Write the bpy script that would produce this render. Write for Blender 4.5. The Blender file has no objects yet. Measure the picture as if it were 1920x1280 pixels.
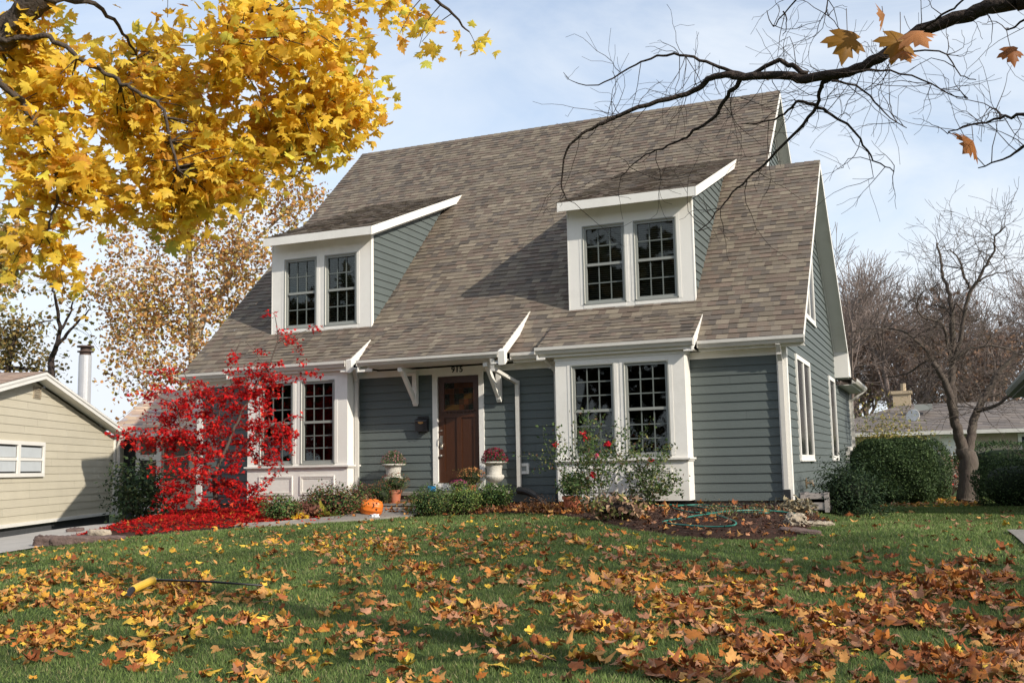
import bpy, math, random
import numpy as np
from mathutils import Vector, Matrix
rng = random.Random(915)
nr = np.random.default_rng(915)
SC = bpy.context.scene
COL = SC.collection
R = math.radians

# ------------------------------------------------------------------ camera
CAM = np.array([2.447, -18.133, 0.886])
YAW, PITCH, ROLL = R(22.467), R(6.902), R(-1.132)
FPX = 1945.45                                   # focal length for a 1920 px wide frame
_F = np.array([-math.sin(YAW)*math.cos(PITCH), math.cos(YAW)*math.cos(PITCH), math.sin(PITCH)])
_R0 = np.array([math.cos(YAW), math.sin(YAW), 0.0]); _U0 = np.cross(_R0, _F)
_R = math.cos(ROLL)*_R0 + math.sin(ROLL)*_U0
_U = -math.sin(ROLL)*_R0 + math.cos(ROLL)*_U0
cd = bpy.data.cameras.new('camera'); cam = bpy.data.objects.new('camera', cd); COL.objects.link(cam)
cd.sensor_width = 36.0; cd.lens = 36.0*FPX/1920.0; cd.clip_start = 0.05; cd.clip_end = 3000
M = Matrix(((_R[0], _U[0], -_F[0], CAM[0]), (_R[1], _U[1], -_F[1], CAM[1]), (_R[2], _U[2], -_F[2], CAM[2]), (0, 0, 0, 1)))
cam.matrix_world = M; SC.camera = cam

def ray(u, v): return _F + _R*(u-960)/FPX - _U*(v-640)/FPX
def on_y(u, v, y): d = ray(u, v); return CAM + d*((y-CAM[1])/d[1])
def on_x(u, v, x): d = ray(u, v); return CAM + d*((x-CAM[0])/d[0])
def on_z(u, v, z): d = ray(u, v); return CAM + d*((z-CAM[2])/d[2])
def at_d(u, v, dist): d = ray(u, v); return CAM + d/np.linalg.norm(d)*dist
def to_px(P):
    d = np.asarray(P)-CAM; z = d@_F
    return 960+FPX*(d@_R)/z, 640-FPX*(d@_U)/z, z
def sm(t): t = min(1, max(0, t)); return t*t*(3-2*t)
_GY = [-60, -25, -15, -8, -2, 0, 3, 12, 40, 300]
_GZ = [-.9, -.47, -.32, -.10, .09, .12, .08, -.08, -.25, -.3]
def gz(x, y):
    z = float(np.interp(y, _GY, _GZ))
    z -= .17*sm((-7.5-x)/5)+.50*sm((-12.6-x)/3.5)
    z -= .19*sm((x+.1)/.9)*sm((y+4.5)/4)
    z += .012*math.sin(x*1.3+.4*y)+.012*math.sin(y*1.7-x*.5)
    return z
def on_g(u, v):
    d = ray(u, v); t = 3.0
    while t < 400:
        p = CAM+d*t
        if p[2] <= gz(p[0], p[1]): break
        t += .05
    p = CAM+d*t
    return np.array([p[0], p[1], gz(p[0], p[1])])

# ------------------------------------------------------------------ scene graph helpers
LOCS = {}
def tag(o, label=None, cat=None, group=None, kind=None):
    if label: o['label'] = label
    if cat: o['category'] = cat
    if group: o['group'] = group
    if kind: o['kind'] = kind
    return o
def thing(name, label, cat, loc=(0, 0, 0), group=None):
    o = bpy.data.objects.new(name, None); COL.objects.link(o)
    o.location = Vector([float(a) for a in loc]); LOCS[o.name] = o.location.copy()
    o.empty_display_size = .2
    return tag(o, label, cat, group)
def link(name, me, mat, parent=None):
    o = bpy.data.objects.new(name, me); COL.objects.link(o)
    if mat is not None:
        for m in (mat if isinstance(mat, (list, tuple)) else [mat]): me.materials.append(m)
    if parent is not None:
        o.parent = parent
        # meshes are written in world coordinates
        r = parent
        off = Vector((0, 0, 0))
        while r is not None:
            off += LOCS.get(r.name, Vector((0, 0, 0))) if r.parent is None else Vector((0, 0, 0)); r = r.parent
        if parent.parent is None: o.matrix_parent_inverse = Matrix.Translation(-off)
        else: o.matrix_parent_inverse = Matrix.Identity(4)
    return o

class MB:
    def __init__(s): s.v = []; s.f = []; s.c = []; s.mi = []
    def poly(s, pts, col=None, mi=0):
        i = len(s.v); s.v += [tuple(float(a) for a in p) for p in pts]
        s.f.append(tuple(range(i, i+len(pts)))); s.c.append(col or (1, 1, 1)); s.mi.append(mi)
    def faces(s, vs, fs, col=None, mi=0):
        i = len(s.v); s.v += [tuple(float(a) for a in p) for p in vs]
        for f in fs: s.f.append(tuple(i+k for k in f)); s.c.append(col or (1, 1, 1)); s.mi.append(mi)
    def box(s, a, b, col=None, mi=0):
        x0, x1 = sorted((a[0], b[0])); y0, y1 = sorted((a[1], b[1])); z0, z1 = sorted((a[2], b[2]))
        vs = [(x0, y0, z0), (x1, y0, z0), (x1, y1, z0), (x0, y1, z0), (x0, y0, z1), (x1, y0, z1), (x1, y1, z1), (x0, y1, z1)]
        s.faces(vs, [(0, 3, 2, 1), (4, 5, 6, 7), (0, 1, 5, 4), (1, 2, 6, 5), (2, 3, 7, 6), (3, 0, 4, 7)], col, mi)
    def fbox(s, fr, a, b, col=None, mi=0):
        """box in a frame fr=(O,U,V,N); a,b corners in (u,v,n)"""
        n0 = len(s.v); s.box(a, b, col, mi)
        O, U, V, N = fr
        for k in range(n0, len(s.v)):
            p = s.v[k]; s.v[k] = tuple(O[i]+U[i]*p[0]+V[i]*p[1]+N[i]*p[2] for i in range(3))
    def bar(s, p, q, w, h, col=None, up=(0, 0, 1), mi=0):
        p = Vector(p); q = Vector(q); d = (q-p); L = d.length; d.normalize()
        up = Vector(up); sd = d.cross(up)
        if sd.length < 1e-4: sd = d.cross(Vector((1, 0, 0)))
        sd.normalize(); u2 = sd.cross(d)
        vs = []
        for t in (0, L):
            for a, b in ((-1, -1), (1, -1), (1, 1), (-1, 1)):
                vs.append(p+d*t+sd*(a*w/2)+u2*(b*h/2))
        s.faces(vs, [(0, 1, 2, 3), (7, 6, 5, 4), (0, 4, 5, 1), (1, 5, 6, 2), (2, 6, 7, 3), (3, 7, 4, 0)], col, mi)
    def prism(s, poly, axis, a, b, col=None, mi=0):
        """poly in the two other axes (in order), extruded along axis from a to b"""
        def P(q, t):
            q = list(q); q.insert(axis, t); return q
        n = len(poly)
        vs = [P(q, a) for q in poly]+[P(q, b) for q in poly]
        fs = [tuple(range(n-1, -1, -1)), tuple(range(n, 2*n))]+[(i, (i+1) % n, n+(i+1) % n, n+i) for i in range(n)]
        s.faces(vs, fs, col, mi)
    def tube(s, pts, rads, n=6, col=None, mi=0, cap=True):
        pts = [Vector([float(a) for a in p]) for p in pts]; m = len(pts)
        if not hasattr(rads, '__len__'): rads = [rads]*m
        prev = None; vs = []
        for i in range(m):
            d = (pts[min(i+1, m-1)]-pts[max(i-1, 0)])
            if d.length < 1e-6: d = Vector((0, 0, 1))
            d.normalize()
            if prev is None:
                a = Vector((0, 0, 1)) if abs(d.z) < .9 else Vector((1, 0, 0))
                e1 = d.cross(a).normalized()
            else:
                e1 = prev-d*prev.dot(d)
                if e1.length < 1e-5: e1 = d.orthogonal()
                e1.normalize()
            prev = e1; e2 = d.cross(e1)
            for k in range(n):
                t = 2*math.pi*k/n
                vs.append(pts[i]+(e1*math.cos(t)+e2*math.sin(t))*rads[i])
        fs = []
        for i in range(m-1):
            for k in range(n):
                fs.append((i*n+k, i*n+(k+1) % n, (i+1)*n+(k+1) % n, (i+1)*n+k))
        if cap: fs += [tuple(range(n-1, -1, -1)), tuple((m-1)*n+k for k in range(n))]
        s.faces(vs, fs, col, mi)
    def lathe(s, prof, c=(0, 0, 0), n=24, mod=None, col=None, mi=0):
        vs = []; m = len(prof)
        for j, (r, z) in enumerate(prof):
            for k in range(n):
                t = 2*math.pi*k/n
                rr = r*(mod(t, j) if mod else 1)
                vs.append((c[0]+rr*math.cos(t), c[1]+rr*math.sin(t), c[2]+z))
        fs = [(j*n+k, j*n+(k+1) % n, (j+1)*n+(k+1) % n, (j+1)*n+k) for j in range(m-1) for k in range(n)]
        fs += [tuple(range(n-1, -1, -1)), tuple((m-1)*n+k for k in range(n))]
        s.faces(vs, fs, col, mi)
    def build(s, name, mat, parent=None, smooth=False, color=False):
        me = bpy.data.meshes.new(name)
        me.from_pydata(s.v, [], s.f)
        if color:
            at = me.attributes.new('Col', 'FLOAT_COLOR', 'FACE')
            arr = np.ones((len(s.f), 4), np.float32); arr[:, :3] = np.array(s.c, np.float32)
            at.data.foreach_set('color', arr.ravel())
        if isinstance(mat, (list, tuple)):
            me.polygons.foreach_set('material_index', s.mi)
        if smooth: me.polygons.foreach_set('use_smooth', [True]*len(me.polygons))
        me.update()
        return link(name, me, mat, parent)

def np_mesh(name, V, T, C, mat, parent=None, smooth=False):
    me = bpy.data.meshes.new(name)
    V = np.ascontiguousarray(V, np.float32); T = np.ascontiguousarray(T, np.int32)
    me.vertices.add(len(V)); me.vertices.foreach_set('co', V.ravel())
    me.loops.add(T.size); me.loops.foreach_set('vertex_index', T.ravel())
    me.polygons.add(len(T))
    k = T.shape[1]
    me.polygons.foreach_set('loop_start', np.arange(0, T.size, k, dtype=np.int32))
    me.polygons.foreach_set('loop_total', np.full(len(T), k, np.int32))
    if smooth: me.polygons.foreach_set('use_smooth', np.ones(len(T), bool))
    if C is not None:
        at = me.attributes.new('Col', 'FLOAT_COLOR', 'POINT')
        arr = np.ones((len(V), 4), np.float32); arr[:, :3] = C
        at.data.foreach_set('color', arr.ravel())
    me.update(); me.validate()
    return link(name, me, mat, parent)

# ------------------------------------------------------------------ leaves
def fan(outline, center, fold=.15, curl=.15):
    pts = [(center[0], center[1])]+list(outline)
    V = np.array([(x, y, -fold*abs(x)-curl*(y-.4)**2+(.05 if i == 0 else 0)) for i, (x, y) in enumerate(pts)])
    n = len(outline)
    T = np.array([(0, 1+i, 1+(i+1) % n) for i in range(n)])
    return V, T
_mr = [(0, 0), (.2, -.06), (.42, .0), (.28, .16), (.46, .22), (.60, .40), (.42, .42), (.40, .55), (.20, .48), (.27, .70), (.13, .72), (0, 1.0)]
MAPLE = _mr+[(-x, y) for x, y in reversed(_mr[1:-1])]
LEAF_MAPLE = fan(MAPLE, (0, .36), .22, .2)
_jr = [(0, 0), (.10, .10), (.42, .02), (.18, .24), (.50, .48), (.14, .46), (0, 1.0)]
LEAF_STAR = fan(_jr+[(-x, y) for x, y in reversed(_jr[1:-1])], (0, .3), .15, .3)
LEAF_OVAL = (np.array([(0, 0, 0), (.28, .45, .06), (0, 1, -.05), (-.28, .45, .06)]), np.array([(0, 1, 2), (0, 2, 3)]))
LEAF_LONG = (np.array([(0, 0, 0), (.16, .5, .04), (0, 1, -.1), (-.16, .5, .04)]), np.array([(0, 1, 2), (0, 2, 3)]))
LEAF_CHUNK = fan([(0, 0), (.45, .1), (.38, .45), (.5, .62), (.16, .7), (0, 1), (-.2, .66), (-.5, .55), (-.36, .3), (-.4, .05)], (0, .4), .25, .1)

def unit(a): return a/np.maximum(np.linalg.norm(a, axis=-1, keepdims=True), 1e-9)
def rots(N, normals=None, jit=1.0, dirs=None, djit=1.0):
    n = nr.normal(size=(N, 3))
    if normals is not None: n = normals+n*jit
    n = unit(n)
    d = nr.normal(size=(N, 3))
    if dirs is not None: d = dirs+d*djit
    d = unit(d-n*(d*n).sum(1, keepdims=True))
    x = np.cross(d, n)
    return np.stack([x, d, n], axis=2)          # columns: leaf x, leaf length, normal
def leaf_cloud(name, pos, size, cols, shape, mat, parent=None, rot=None, vary=None):
    V0, T0 = shape; N = len(pos); k = len(V0)
    if rot is None: rot = rots(N)
    S = np.broadcast_to(np.asarray(size, float), (N,))
    L = np.repeat(V0[None], N, 0)
    if vary:
        L = L.copy(); L[:, :, 2] += (nr.normal(size=(N, 1))*vary)*(L[:, :, 0]**2)*2+(nr.normal(size=(N, 1))*vary)*(L[:, :, 1]-.4)**2*2
        L[:, :, 0] *= (1+nr.normal(size=(N, 1))*.15)
    V = pos[:, None, :]+S[:, None, None]*np.einsum('nij,nkj->nki', rot, L)
    T = (T0[None]+(np.arange(N)*k)[:, None, None]).reshape(-1, 3)
    C = np.repeat(cols[:, None, :], k, 1).reshape(-1, 3)
    return np_mesh(name, V.reshape(-1, 3), T, C, mat, parent)
def pick_cols(N, pal, w=None, jit=.12):
    pal = np.array(pal, float); i = nr.choice(len(pal), N, p=None if w is None else np.array(w)/sum(w))
    return np.clip(pal[i]*(1+nr.normal(size=(N, 1))*jit), .004, 1)
def ball(N, shell=0.0):
    p = unit(nr.normal(size=(N, 3)))
    r = (shell+(1-shell)*nr.random((N, 1)))**(1/2.2)
    return p*r

# ------------------------------------------------------------------ branches
def wander(p, d, L, n, wob, grav, rg):
    pts = [p.copy()]; d = d.normalized()
    for i in range(n):
        d = (d+Vector((rg.gauss(0, wob), rg.gauss(0, wob), rg.gauss(0, wob)+grav))).normalized()
        p = p+d*(L/n); pts.append(p.copy())
    return pts, d
def grow(mb, p, d, L, r, depth, rg, spread=.75, grav=.03, wob=.16, nch=(3, 5), ratio=.62, tips=None, tipr=.35, sides=5, rmin=.004, start=.25):
    n = 5 if depth > 0 else 3
    pts, de = wander(Vector(p), Vector(d), L, n, wob, grav, rg)
    r1 = max(r*tipr, rmin)
    rad = [max(rmin, r+(r1-r)*i/n) for i in range(n+1)]
    mb.tube(pts, rad, sides if r > .02 else (4 if r > .008 else 3), cap=False)
    if tips is not None and depth <= 1:
        for q in pts[1:]: tips.append(q)
    if depth > 0:
        for k in range(rg.randint(*nch)):
            t = start+(1-start)*rg.random(); i = min(n-1, int(t*n)); f = t*n-i
            q = pts[i].lerp(pts[i+1], f); dd = (pts[i+1]-pts[i]).normalized()
            a = rg.random()*math.tau; o = dd.orthogonal().normalized(); o.rotate(Matrix.Rotation(a, 3, dd))
            nd = (dd*(1-spread*.5)+o*spread*(.7+.5*rg.random())).normalized()
            rr = max(rmin, (r+(r1-r)*t)*(.5+.15*rg.random()))
            grow(mb, q, nd, L*ratio*(.7+.6*rg.random()), rr, depth-1, rg, spread, grav, wob, nch, ratio, tips, tipr, sides, rmin, start)
        grow(mb, pts[-1], de, L*ratio*.9, r1, depth-1, rg, spread, grav, wob, nch, ratio, tips, tipr, sides, rmin, start)
    return pts
def path(mb, pts, r0, r1, n=7, sub=3, wob=0.0):
    """smooth polyline through pts (Catmull-Rom) with a taper; returns the fine points and radii"""
    P = [np.array(p, float) for p in pts]; out = []
    for i in range(len(P)-1):
        a = P[max(i-1, 0)]; b = P[i]; c = P[i+1]; e = P[min(i+2, len(P)-1)]
        for k in range(sub):
            t = k/sub
            out.append(.5*((2*b)+(-a+c)*t+(2*a-5*b+4*c-e)*t*t+(-a+3*b-3*c+e)*t**3)+nr.normal(size=3)*wob)
    out.append(P[-1]); m = len(out)
    rad = [r0+(r1-r0)*(i/(m-1))**.8 for i in range(m)]
    mb.tube(out, rad, n)
    return out, rad

# ------------------------------------------------------------------ materials
def newmat(name):
    m = bpy.data.materials.new(name); m.use_nodes = True
    nt = m.node_tree; b = nt.nodes['Principled BSDF']
    return m, nt, b
def N(nt, t, **kw):
    n = nt.nodes.new(t)
    for k, v in kw.items():
        if k in n.inputs: n.inputs[k].default_value = v
        else: setattr(n, k, v)
    return n
def mat(name, base, rough=.6, var=.15, scale=6.0, bump=0.0, bscale=60.0, spec=.5, metal=0.0, stretch=None, dirt=None, dirt_amt=.3):
    m, nt, b = newmat(name); L = nt.links.new
    tc = N(nt, 'ShaderNodeTexCoord'); src = tc.outputs['Object']
    if stretch:
        mp = N(nt, 'ShaderNodeMapping'); mp.inputs['Scale'].default_value = stretch; L(src, mp.inputs['Vector']); src = mp.outputs['Vector']
    n1 = N(nt, 'ShaderNodeTexNoise', Scale=scale, Detail=6.0, Roughness=.6); L(src, n1.inputs['Vector'])
    mx = N(nt, 'ShaderNodeMixRGB'); L(n1.outputs['Fac'], mx.inputs['Fac'])
    mx.inputs['Color1'].default_value = (*[c*(1-var) for c in base], 1); mx.inputs['Color2'].default_value = (*[min(1, c*(1+var)) for c in base], 1)
    out = mx.outputs['Color']
    if dirt:
        n3 = N(nt, 'ShaderNodeTexNoise', Scale=scale*.37, Detail=8.0, Roughness=.7); L(src, n3.inputs['Vector'])
        rp = N(nt, 'ShaderNodeValToRGB'); rp.color_ramp.elements[0].position = .5; rp.color_ramp.elements[1].position = .72
        L(n3.outputs['Fac'], rp.inputs['Fac'])
        ml = N(nt, 'ShaderNodeMath', operation='MULTIPLY'); ml.inputs[1].default_value = dirt_amt; L(rp.outputs['Color'], ml.inputs[0])
        m2 = N(nt, 'ShaderNodeMixRGB'); L(ml.outputs[0], m2.inputs['Fac']); L(out, m2.inputs['Color1']); m2.inputs['Color2'].default_value = (*dirt, 1); out = m2.outputs['Color']
    L(out, b.inputs['Base Color'])
    b.inputs['Roughness'].default_value = rough; b.inputs['Specular IOR Level'].default_value = spec; b.inputs['Metallic'].default_value = metal
    if bump:
        n2 = N(nt, 'ShaderNodeTexNoise', Scale=bscale, Detail=5.0); L(src, n2.inputs['Vector'])
        bp = N(nt, 'ShaderNodeBump', Strength=bump, Distance=.02); L(n2.outputs['Fac'], bp.inputs['Height']); L(bp.outputs['Normal'], b.inputs['Normal'])
    return m
def leafmat(name, rough=.55, trans=.35, var=.2, scale=30., spec=.3, tint=(1, 1, 1), bump=0):
    m, nt, b = newmat(name); L = nt.links.new
    at = N(nt, 'ShaderNodeAttribute', attribute_name='Col')
    tc = N(nt, 'ShaderNodeTexCoord')
    n1 = N(nt, 'ShaderNodeTexNoise', Scale=scale, Detail=3.0); L(tc.outputs['Object'], n1.inputs['Vector'])
    mr = N(nt, 'ShaderNodeMapRange'); mr.inputs['To Min'].default_value = 1-var; mr.inputs['To Max'].default_value = 1+var; L(n1.outputs['Fac'], mr.inputs['Value'])
    mx = N(nt, 'ShaderNodeVectorMath', operation='SCALE'); L(at.outputs['Color'], mx.inputs[0]); L(mr.outputs['Result'], mx.inputs['Scale'])
    L(mx.outputs['Vector'], b.inputs['Base Color']); b.inputs['Roughness'].default_value = rough; b.inputs['Specular IOR Level'].default_value = spec
    if bump:
        n2 = N(nt, 'ShaderNodeTexNoise', Scale=bump, Detail=4.0); L(tc.outputs['Object'], n2.inputs['Vector'])
        bp = N(nt, 'ShaderNodeBump', Strength=.5, Distance=.01); L(n2.outputs['Fac'], bp.inputs['Height']); L(bp.outputs['Normal'], b.inputs['Normal'])
    if trans > 0:
        tl = N(nt, 'ShaderNodeBsdfTranslucent'); L(mx.outputs['Vector'], tl.inputs['Color'])
        ms = N(nt, 'ShaderNodeMixShader'); ms.inputs['Fac'].default_value = trans
        L(b.outputs['BSDF'], ms.inputs[1]); L(tl.outputs['BSDF'], ms.inputs[2]); L(ms.outputs['Shader'], nt.nodes['Material Output'].inputs['Surface'])
    return m
def glassmat():
    m, nt, b = newmat('window_glass'); L = nt.links.new
    gl = N(nt, 'ShaderNodeBsdfGlossy'); gl.inputs['Roughness'].default_value = .02; gl.inputs['Color'].default_value = (.9, .95, .95, 1)
    tr = N(nt, 'ShaderNodeBsdfTransparent'); tr.inputs['Color'].default_value = (.6, .62, .6, 1)
    lw = N(nt, 'ShaderNodeFresnel'); lw.inputs['IOR'].default_value = 1.5
    mu = N(nt, 'ShaderNodeMath', operation='MULTIPLY_ADD'); mu.inputs[1].default_value = 1.0; mu.inputs[2].default_value = .0; L(lw.outputs[0], mu.inputs[0])
    ms = N(nt, 'ShaderNodeMixShader'); L(mu.outputs[0], ms.inputs['Fac']); L(tr.outputs[0], ms.inputs[1]); L(gl.outputs[0], ms.inputs[2])
    L(ms.outputs[0], nt.nodes['Material Output'].inputs['Surface']); return m

m_white = mat('white_paint', (.80, .775, .725), .5, .04, 3, .12, 90, .3, stretch=(1, 1, 1), dirt=(.45, .43, .37), dirt_amt=.28)
m_gutter = mat('gutter_enamel', (.60, .575, .53), .35, .05, 4, .05, 20, .5, dirt=(.35, .32, .28), dirt_amt=.3)
m_siding = leafmat('blue_grey_siding', .6, 0, .10, 2.2, .3, bump=70)
m_beige = leafmat('beige_siding', .6, 0, .08, 2.0, .3, bump=60)
m_shingle = leafmat('asphalt_shingle', .9, 0, .22, 45, .2, bump=160)
m_glass = glassmat()
m_sash = mat('sash_grey_vinyl', (.27, .28, .26), .45, .06, 4)
m_muntin = mat('muntin_pale', (.125, .14, .13), .5, .05)
m_blind = mat('blind_slat', (.5, .48, .42), .6, .15, 3)
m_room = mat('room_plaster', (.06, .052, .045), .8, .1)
m_conc = mat('grey_concrete', (.23, .21, .185), .9, .18, 5, .4, 40, .2, dirt=(.11, .10, .085), dirt_amt=.4)
m_found = mat('foundation_block', (.17, .155, .14), .95, .2, 6, .5, 30, .1)
m_bark = mat('grey_bark', (.16, .13, .11), .95, .35, 14, .9, 40, .15, stretch=(1, 1, .25), dirt=(.16, .17, .12), dirt_amt=.35)
m_bark_dark = mat('dark_bark', (.055, .042, .036), .9, .35, 18, .9, 60, .15)
m_twig = mat('twig_bark', (.075, .055, .048), .9, .25, 8)
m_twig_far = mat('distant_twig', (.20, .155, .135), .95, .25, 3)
m_leaf = leafmat('leaf_thin', .5, .55, .18, 25, .3)
m_leaf_dry = leafmat('leaf_dry', .7, .12, .3, 40, .2)
m_leaf_red = leafmat('leaf_red', .65, .3, .25, 20, .08)
m_leaf_green = leafmat('leaf_green', .6, .22, .25, 20, .22)
m_flower = leafmat('petal', .6, .25, .15, 40, .2)
m_black = mat('black_plastic', (.012, .012, .013), .45, .2, 8)
m_terra = mat('terracotta', (.42, .13, .065), .8, .15, 12, .2, 60, .2, dirt=(.45, .3, .22), dirt_amt=.35)
m_urn = mat('urn_cast_stone', (.56, .53, .47), .85, .18, 14, .5, 50, .2, dirt=(.2, .18, .14), dirt_amt=.45)
# ------------------------------------------------------------------ walls, roofs
def clip(poly, axis, val, keep_ge):
    out = []; n = len(poly)
    for i in range(n):
        a = poly[i]; b = poly[(i+1) % n]
        ia = (a[axis] >= val) == keep_ge or a[axis] == val; ib = (b[axis] >= val) == keep_ge or b[axis] == val
        if ia: out.append(a)
        if ia != ib:
            t = (val-a[axis])/(b[axis]-a[axis]); out.append(tuple(a[k]+(b[k]-a[k])*t for k in range(2)))
    return out
def lap(mb, poly, fr, base, ex=.155, lip=.018, z0=None):
    """clapboards over a (convex) polygon given in (u, z) of frame fr = (O, U, N)"""
    O, U, Nn = [np.array(a, float) for a in fr]
    zs = [p[1] for p in poly]; z = min(zs) if z0 is None else z0
    def P(q, zb):
        o = lip*(1-min(1, max(0, (q[1]-zb)/ex)))
        return O+U*q[0]+np.array([0, 0, q[1]])+Nn*o
    while z < max(zs)-1e-4:
        band = clip(clip(poly, 1, z, True), 1, z+ex, False)
        if len(band) >= 3:
            bt = [q for q in band if abs(q[1]-max(z, min(zs))) < 1e-4]; us = [q[0] for q in band]
            cuts = [min(us)]; u = min(us)+rng.uniform(.6, 3.4)
            while u < max(us)-.4: cuts.append(u); u += rng.uniform(2.4, 3.7)
            cuts.append(max(us))
            for ca, cb in zip(cuts[:-1], cuts[1:]):
                pc = clip(clip(band, 0, ca+(.0015 if ca > cuts[0] else 0), True), 0, cb-(.0015 if cb < cuts[-1] else 0), False)
                if len(pc) < 3: continue
                k_ = 1+rng.gauss(0, .022); c = tuple(b*k_ for b in base)
                mb.poly([P(q, z) for q in pc], c)
                bt = [q for q in pc if abs(q[1]-max(z, min(zs))) < 1e-4]
                if len(bt) >= 2:
                    ub = [q[0] for q in bt]; zz = bt[0][1]; a, b = (min(ub), zz), (max(ub), zz)
                    mb.poly([P(a, z), P(b, z), O+U*b[0]+np.array([0, 0, zz]), O+U*a[0]+np.array([0, 0, zz])], c)
        z += ex
SHINGLES = [(.208, .180, .145), (.192, .166, .133), (.174, .143, .118), (.156, .126, .106), (.140, .123, .107), (.183, .160, .132), (.166, .145, .123), (.216, .190, .152), (.122, .108, .097), (.170, .136, .114)]
SHINGLES = [(r*.97, g*.92, b*.87) for r, g, b in SHINGLES]
def shingles(mb, poly, O, U, V, pal=SHINGLES, ex=.15, tab=(.10, .25), lip=.016, gain=1.0):
    O, U, V = [np.array(a, float) for a in (O, U, V)]; Nn = np.cross(U, V); Nn /= np.linalg.norm(Nn)
    if Nn[2] < 0: Nn = -Nn
    u0 = min(p[0] for p in poly); u1 = max(p[0] for p in poly); v0 = min(p[1] for p in poly); v1 = max(p[1] for p in poly)
    v = v0; last = None
    while v < v1-1e-4:
        band = clip(clip(poly, 1, v, True), 1, v+ex, False); u = u0-rng.random()*.3
        if len(band) < 3: v += ex; continue
        while u < u1:
            w = rng.uniform(*tab)
            t = clip(clip(band, 0, u, True), 0, u+w, False)
            if len(t) >= 3:
                c0 = rng.choice(pal)
                last = c0
                k = gain*(1+rng.gauss(0, .09)); c = tuple(a*k for a in c0); lp = lip*rng.choice((.55, 1.0))
                def P(q): return O+U*q[0]+V*q[1]+Nn*(lp*(1-(q[1]-v)/ex)+.002)
                mb.poly([P(q) for q in t], c)
                bt = [q for q in t if abs(q[1]-v) < 1e-4]
                if len(bt) >= 2:
                    us = [q[0] for q in bt]; a = (min(us), v); b = (max(us), v)
                    mb.poly([P(a), P(b), O+U*b[0]+V*v-Nn*.004, O+U*a[0]+V*v-Nn*.004], tuple(x*.8 for x in c))
            u += w
        v += ex
def plane_roof(mb, xr, ya, za, yb, zb, **kw):
    """rectangle roof plane spanning x range, from low edge (ya,za) to high edge (yb,zb)"""
    L = math.hypot(yb-ya, zb-za); V = (0, (yb-ya)/L, (zb-za)/L)
    shingles(mb, [(xr[0], 0), (xr[1], 0), (xr[1], L), (xr[0], L)], (0, ya, za), (1, 0, 0), V, **kw)

EY, EZ, SL = -.199, 3.018, .9207
def MP(y): return EZ+SL*(y-EY)                 # the main front roof plane
SID = (.104, .122, .118)

H = thing('house', 'blue grey clapboard house numbered 915 with white dormers and bay windows', 'house', (-6.2, 0, .1))
def gutter(name_parent, x0, x1, ylip, ztop, h=.125):
    g = MB(); t = .008; w = .125
    a = ylip; b = ylip+w; z = ztop
    prof = [(b, z), (b, z-h), (a+.045, z-h), (a+.02, z-h*.62), (a, z-h*.45), (a, z), (a+.022, z), (a+.022, z-.012), (a+t, z-.014), (a+t, z-h*.42), (a+.03, z-h*.6), (a+.052, z-h+t), (b-t, z-h+t), (b-t, z)]
    g.prism(prof, 0, x0, x1)
    g.box((x0, a+.004, z-h+.003), (x0+.006, b-.002, z-.012)); g.box((x1-.006, a+.004, z-h+.003), (x1, b-.002, z-.012))
    return g.build('gutter', m_gutter, name_parent)

# ---- main roof
rf = MB()
XL, XM, XO = -12.72, -.78, .35
Lr = math.hypot(7.401-EY, 10.017-EZ); Vr = (0, (7.401-EY)/Lr, (10.017-EZ)/Lr)
vW = (4.435-EY)/Vr[1]
shingles(rf, [(XL, 0), (XM, 0), (XM, Lr), (XL, Lr)], (0, EY, EZ), (1, 0, 0), Vr)
shingles(rf, [(XM, 0), (XO, 0), (XO, vW), (XM, vW)], (0, EY, EZ), (1, 0, 0), Vr)
ZW = MP(4.435)
roof = rf.build('roof', m_shingle, H, color=True)
def one(name, fn, mat=None, parent=None, color=False):
    b = MB(); fn(b); return b.build(name, mat or m_white, parent or H, color=color)
one('rear_roof', lambda b: plane_roof(b, (XL, XM), 14.9, 3.1, 7.401, 10.017), m_shingle, color=True)
one('rear_roof', lambda b: plane_roof(b, (-3.0, XO), 9.336, 3.178, 4.435, ZW), m_shingle, color=True)
rr = MB()
shingles(rr, [(9.0, 0), (13.1, 0), (13.1, 5), (9.0, 5)], (.40, 0, 2.93), (0, 1, 0), (-.94, 0, .34))
rr.build('rear_roof', m_shingle, H, color=True)
for (x0, x1, y, z) in ((XL, XM, 7.401, 10.02), (XM, XO, 4.435, ZW)):      # ridge caps
    x = x0; rr = MB()
    while x < x1-.01:
        xe = min(x+.2, x1); c = rng.choice(SHINGLES)
        rr.poly([(x, y-.13, z-.10), (xe, y-.13, z-.105), (xe, y, z+.012), (x, y, z+.022)], c)
        rr.poly([(x, y, z+.022), (xe, y, z+.012), (xe, y+.13, z-.105), (x, y+.13, z-.10)], c)
        x += .2
    rr.build('ridge_cap', m_shingle, H, color=True)
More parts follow.
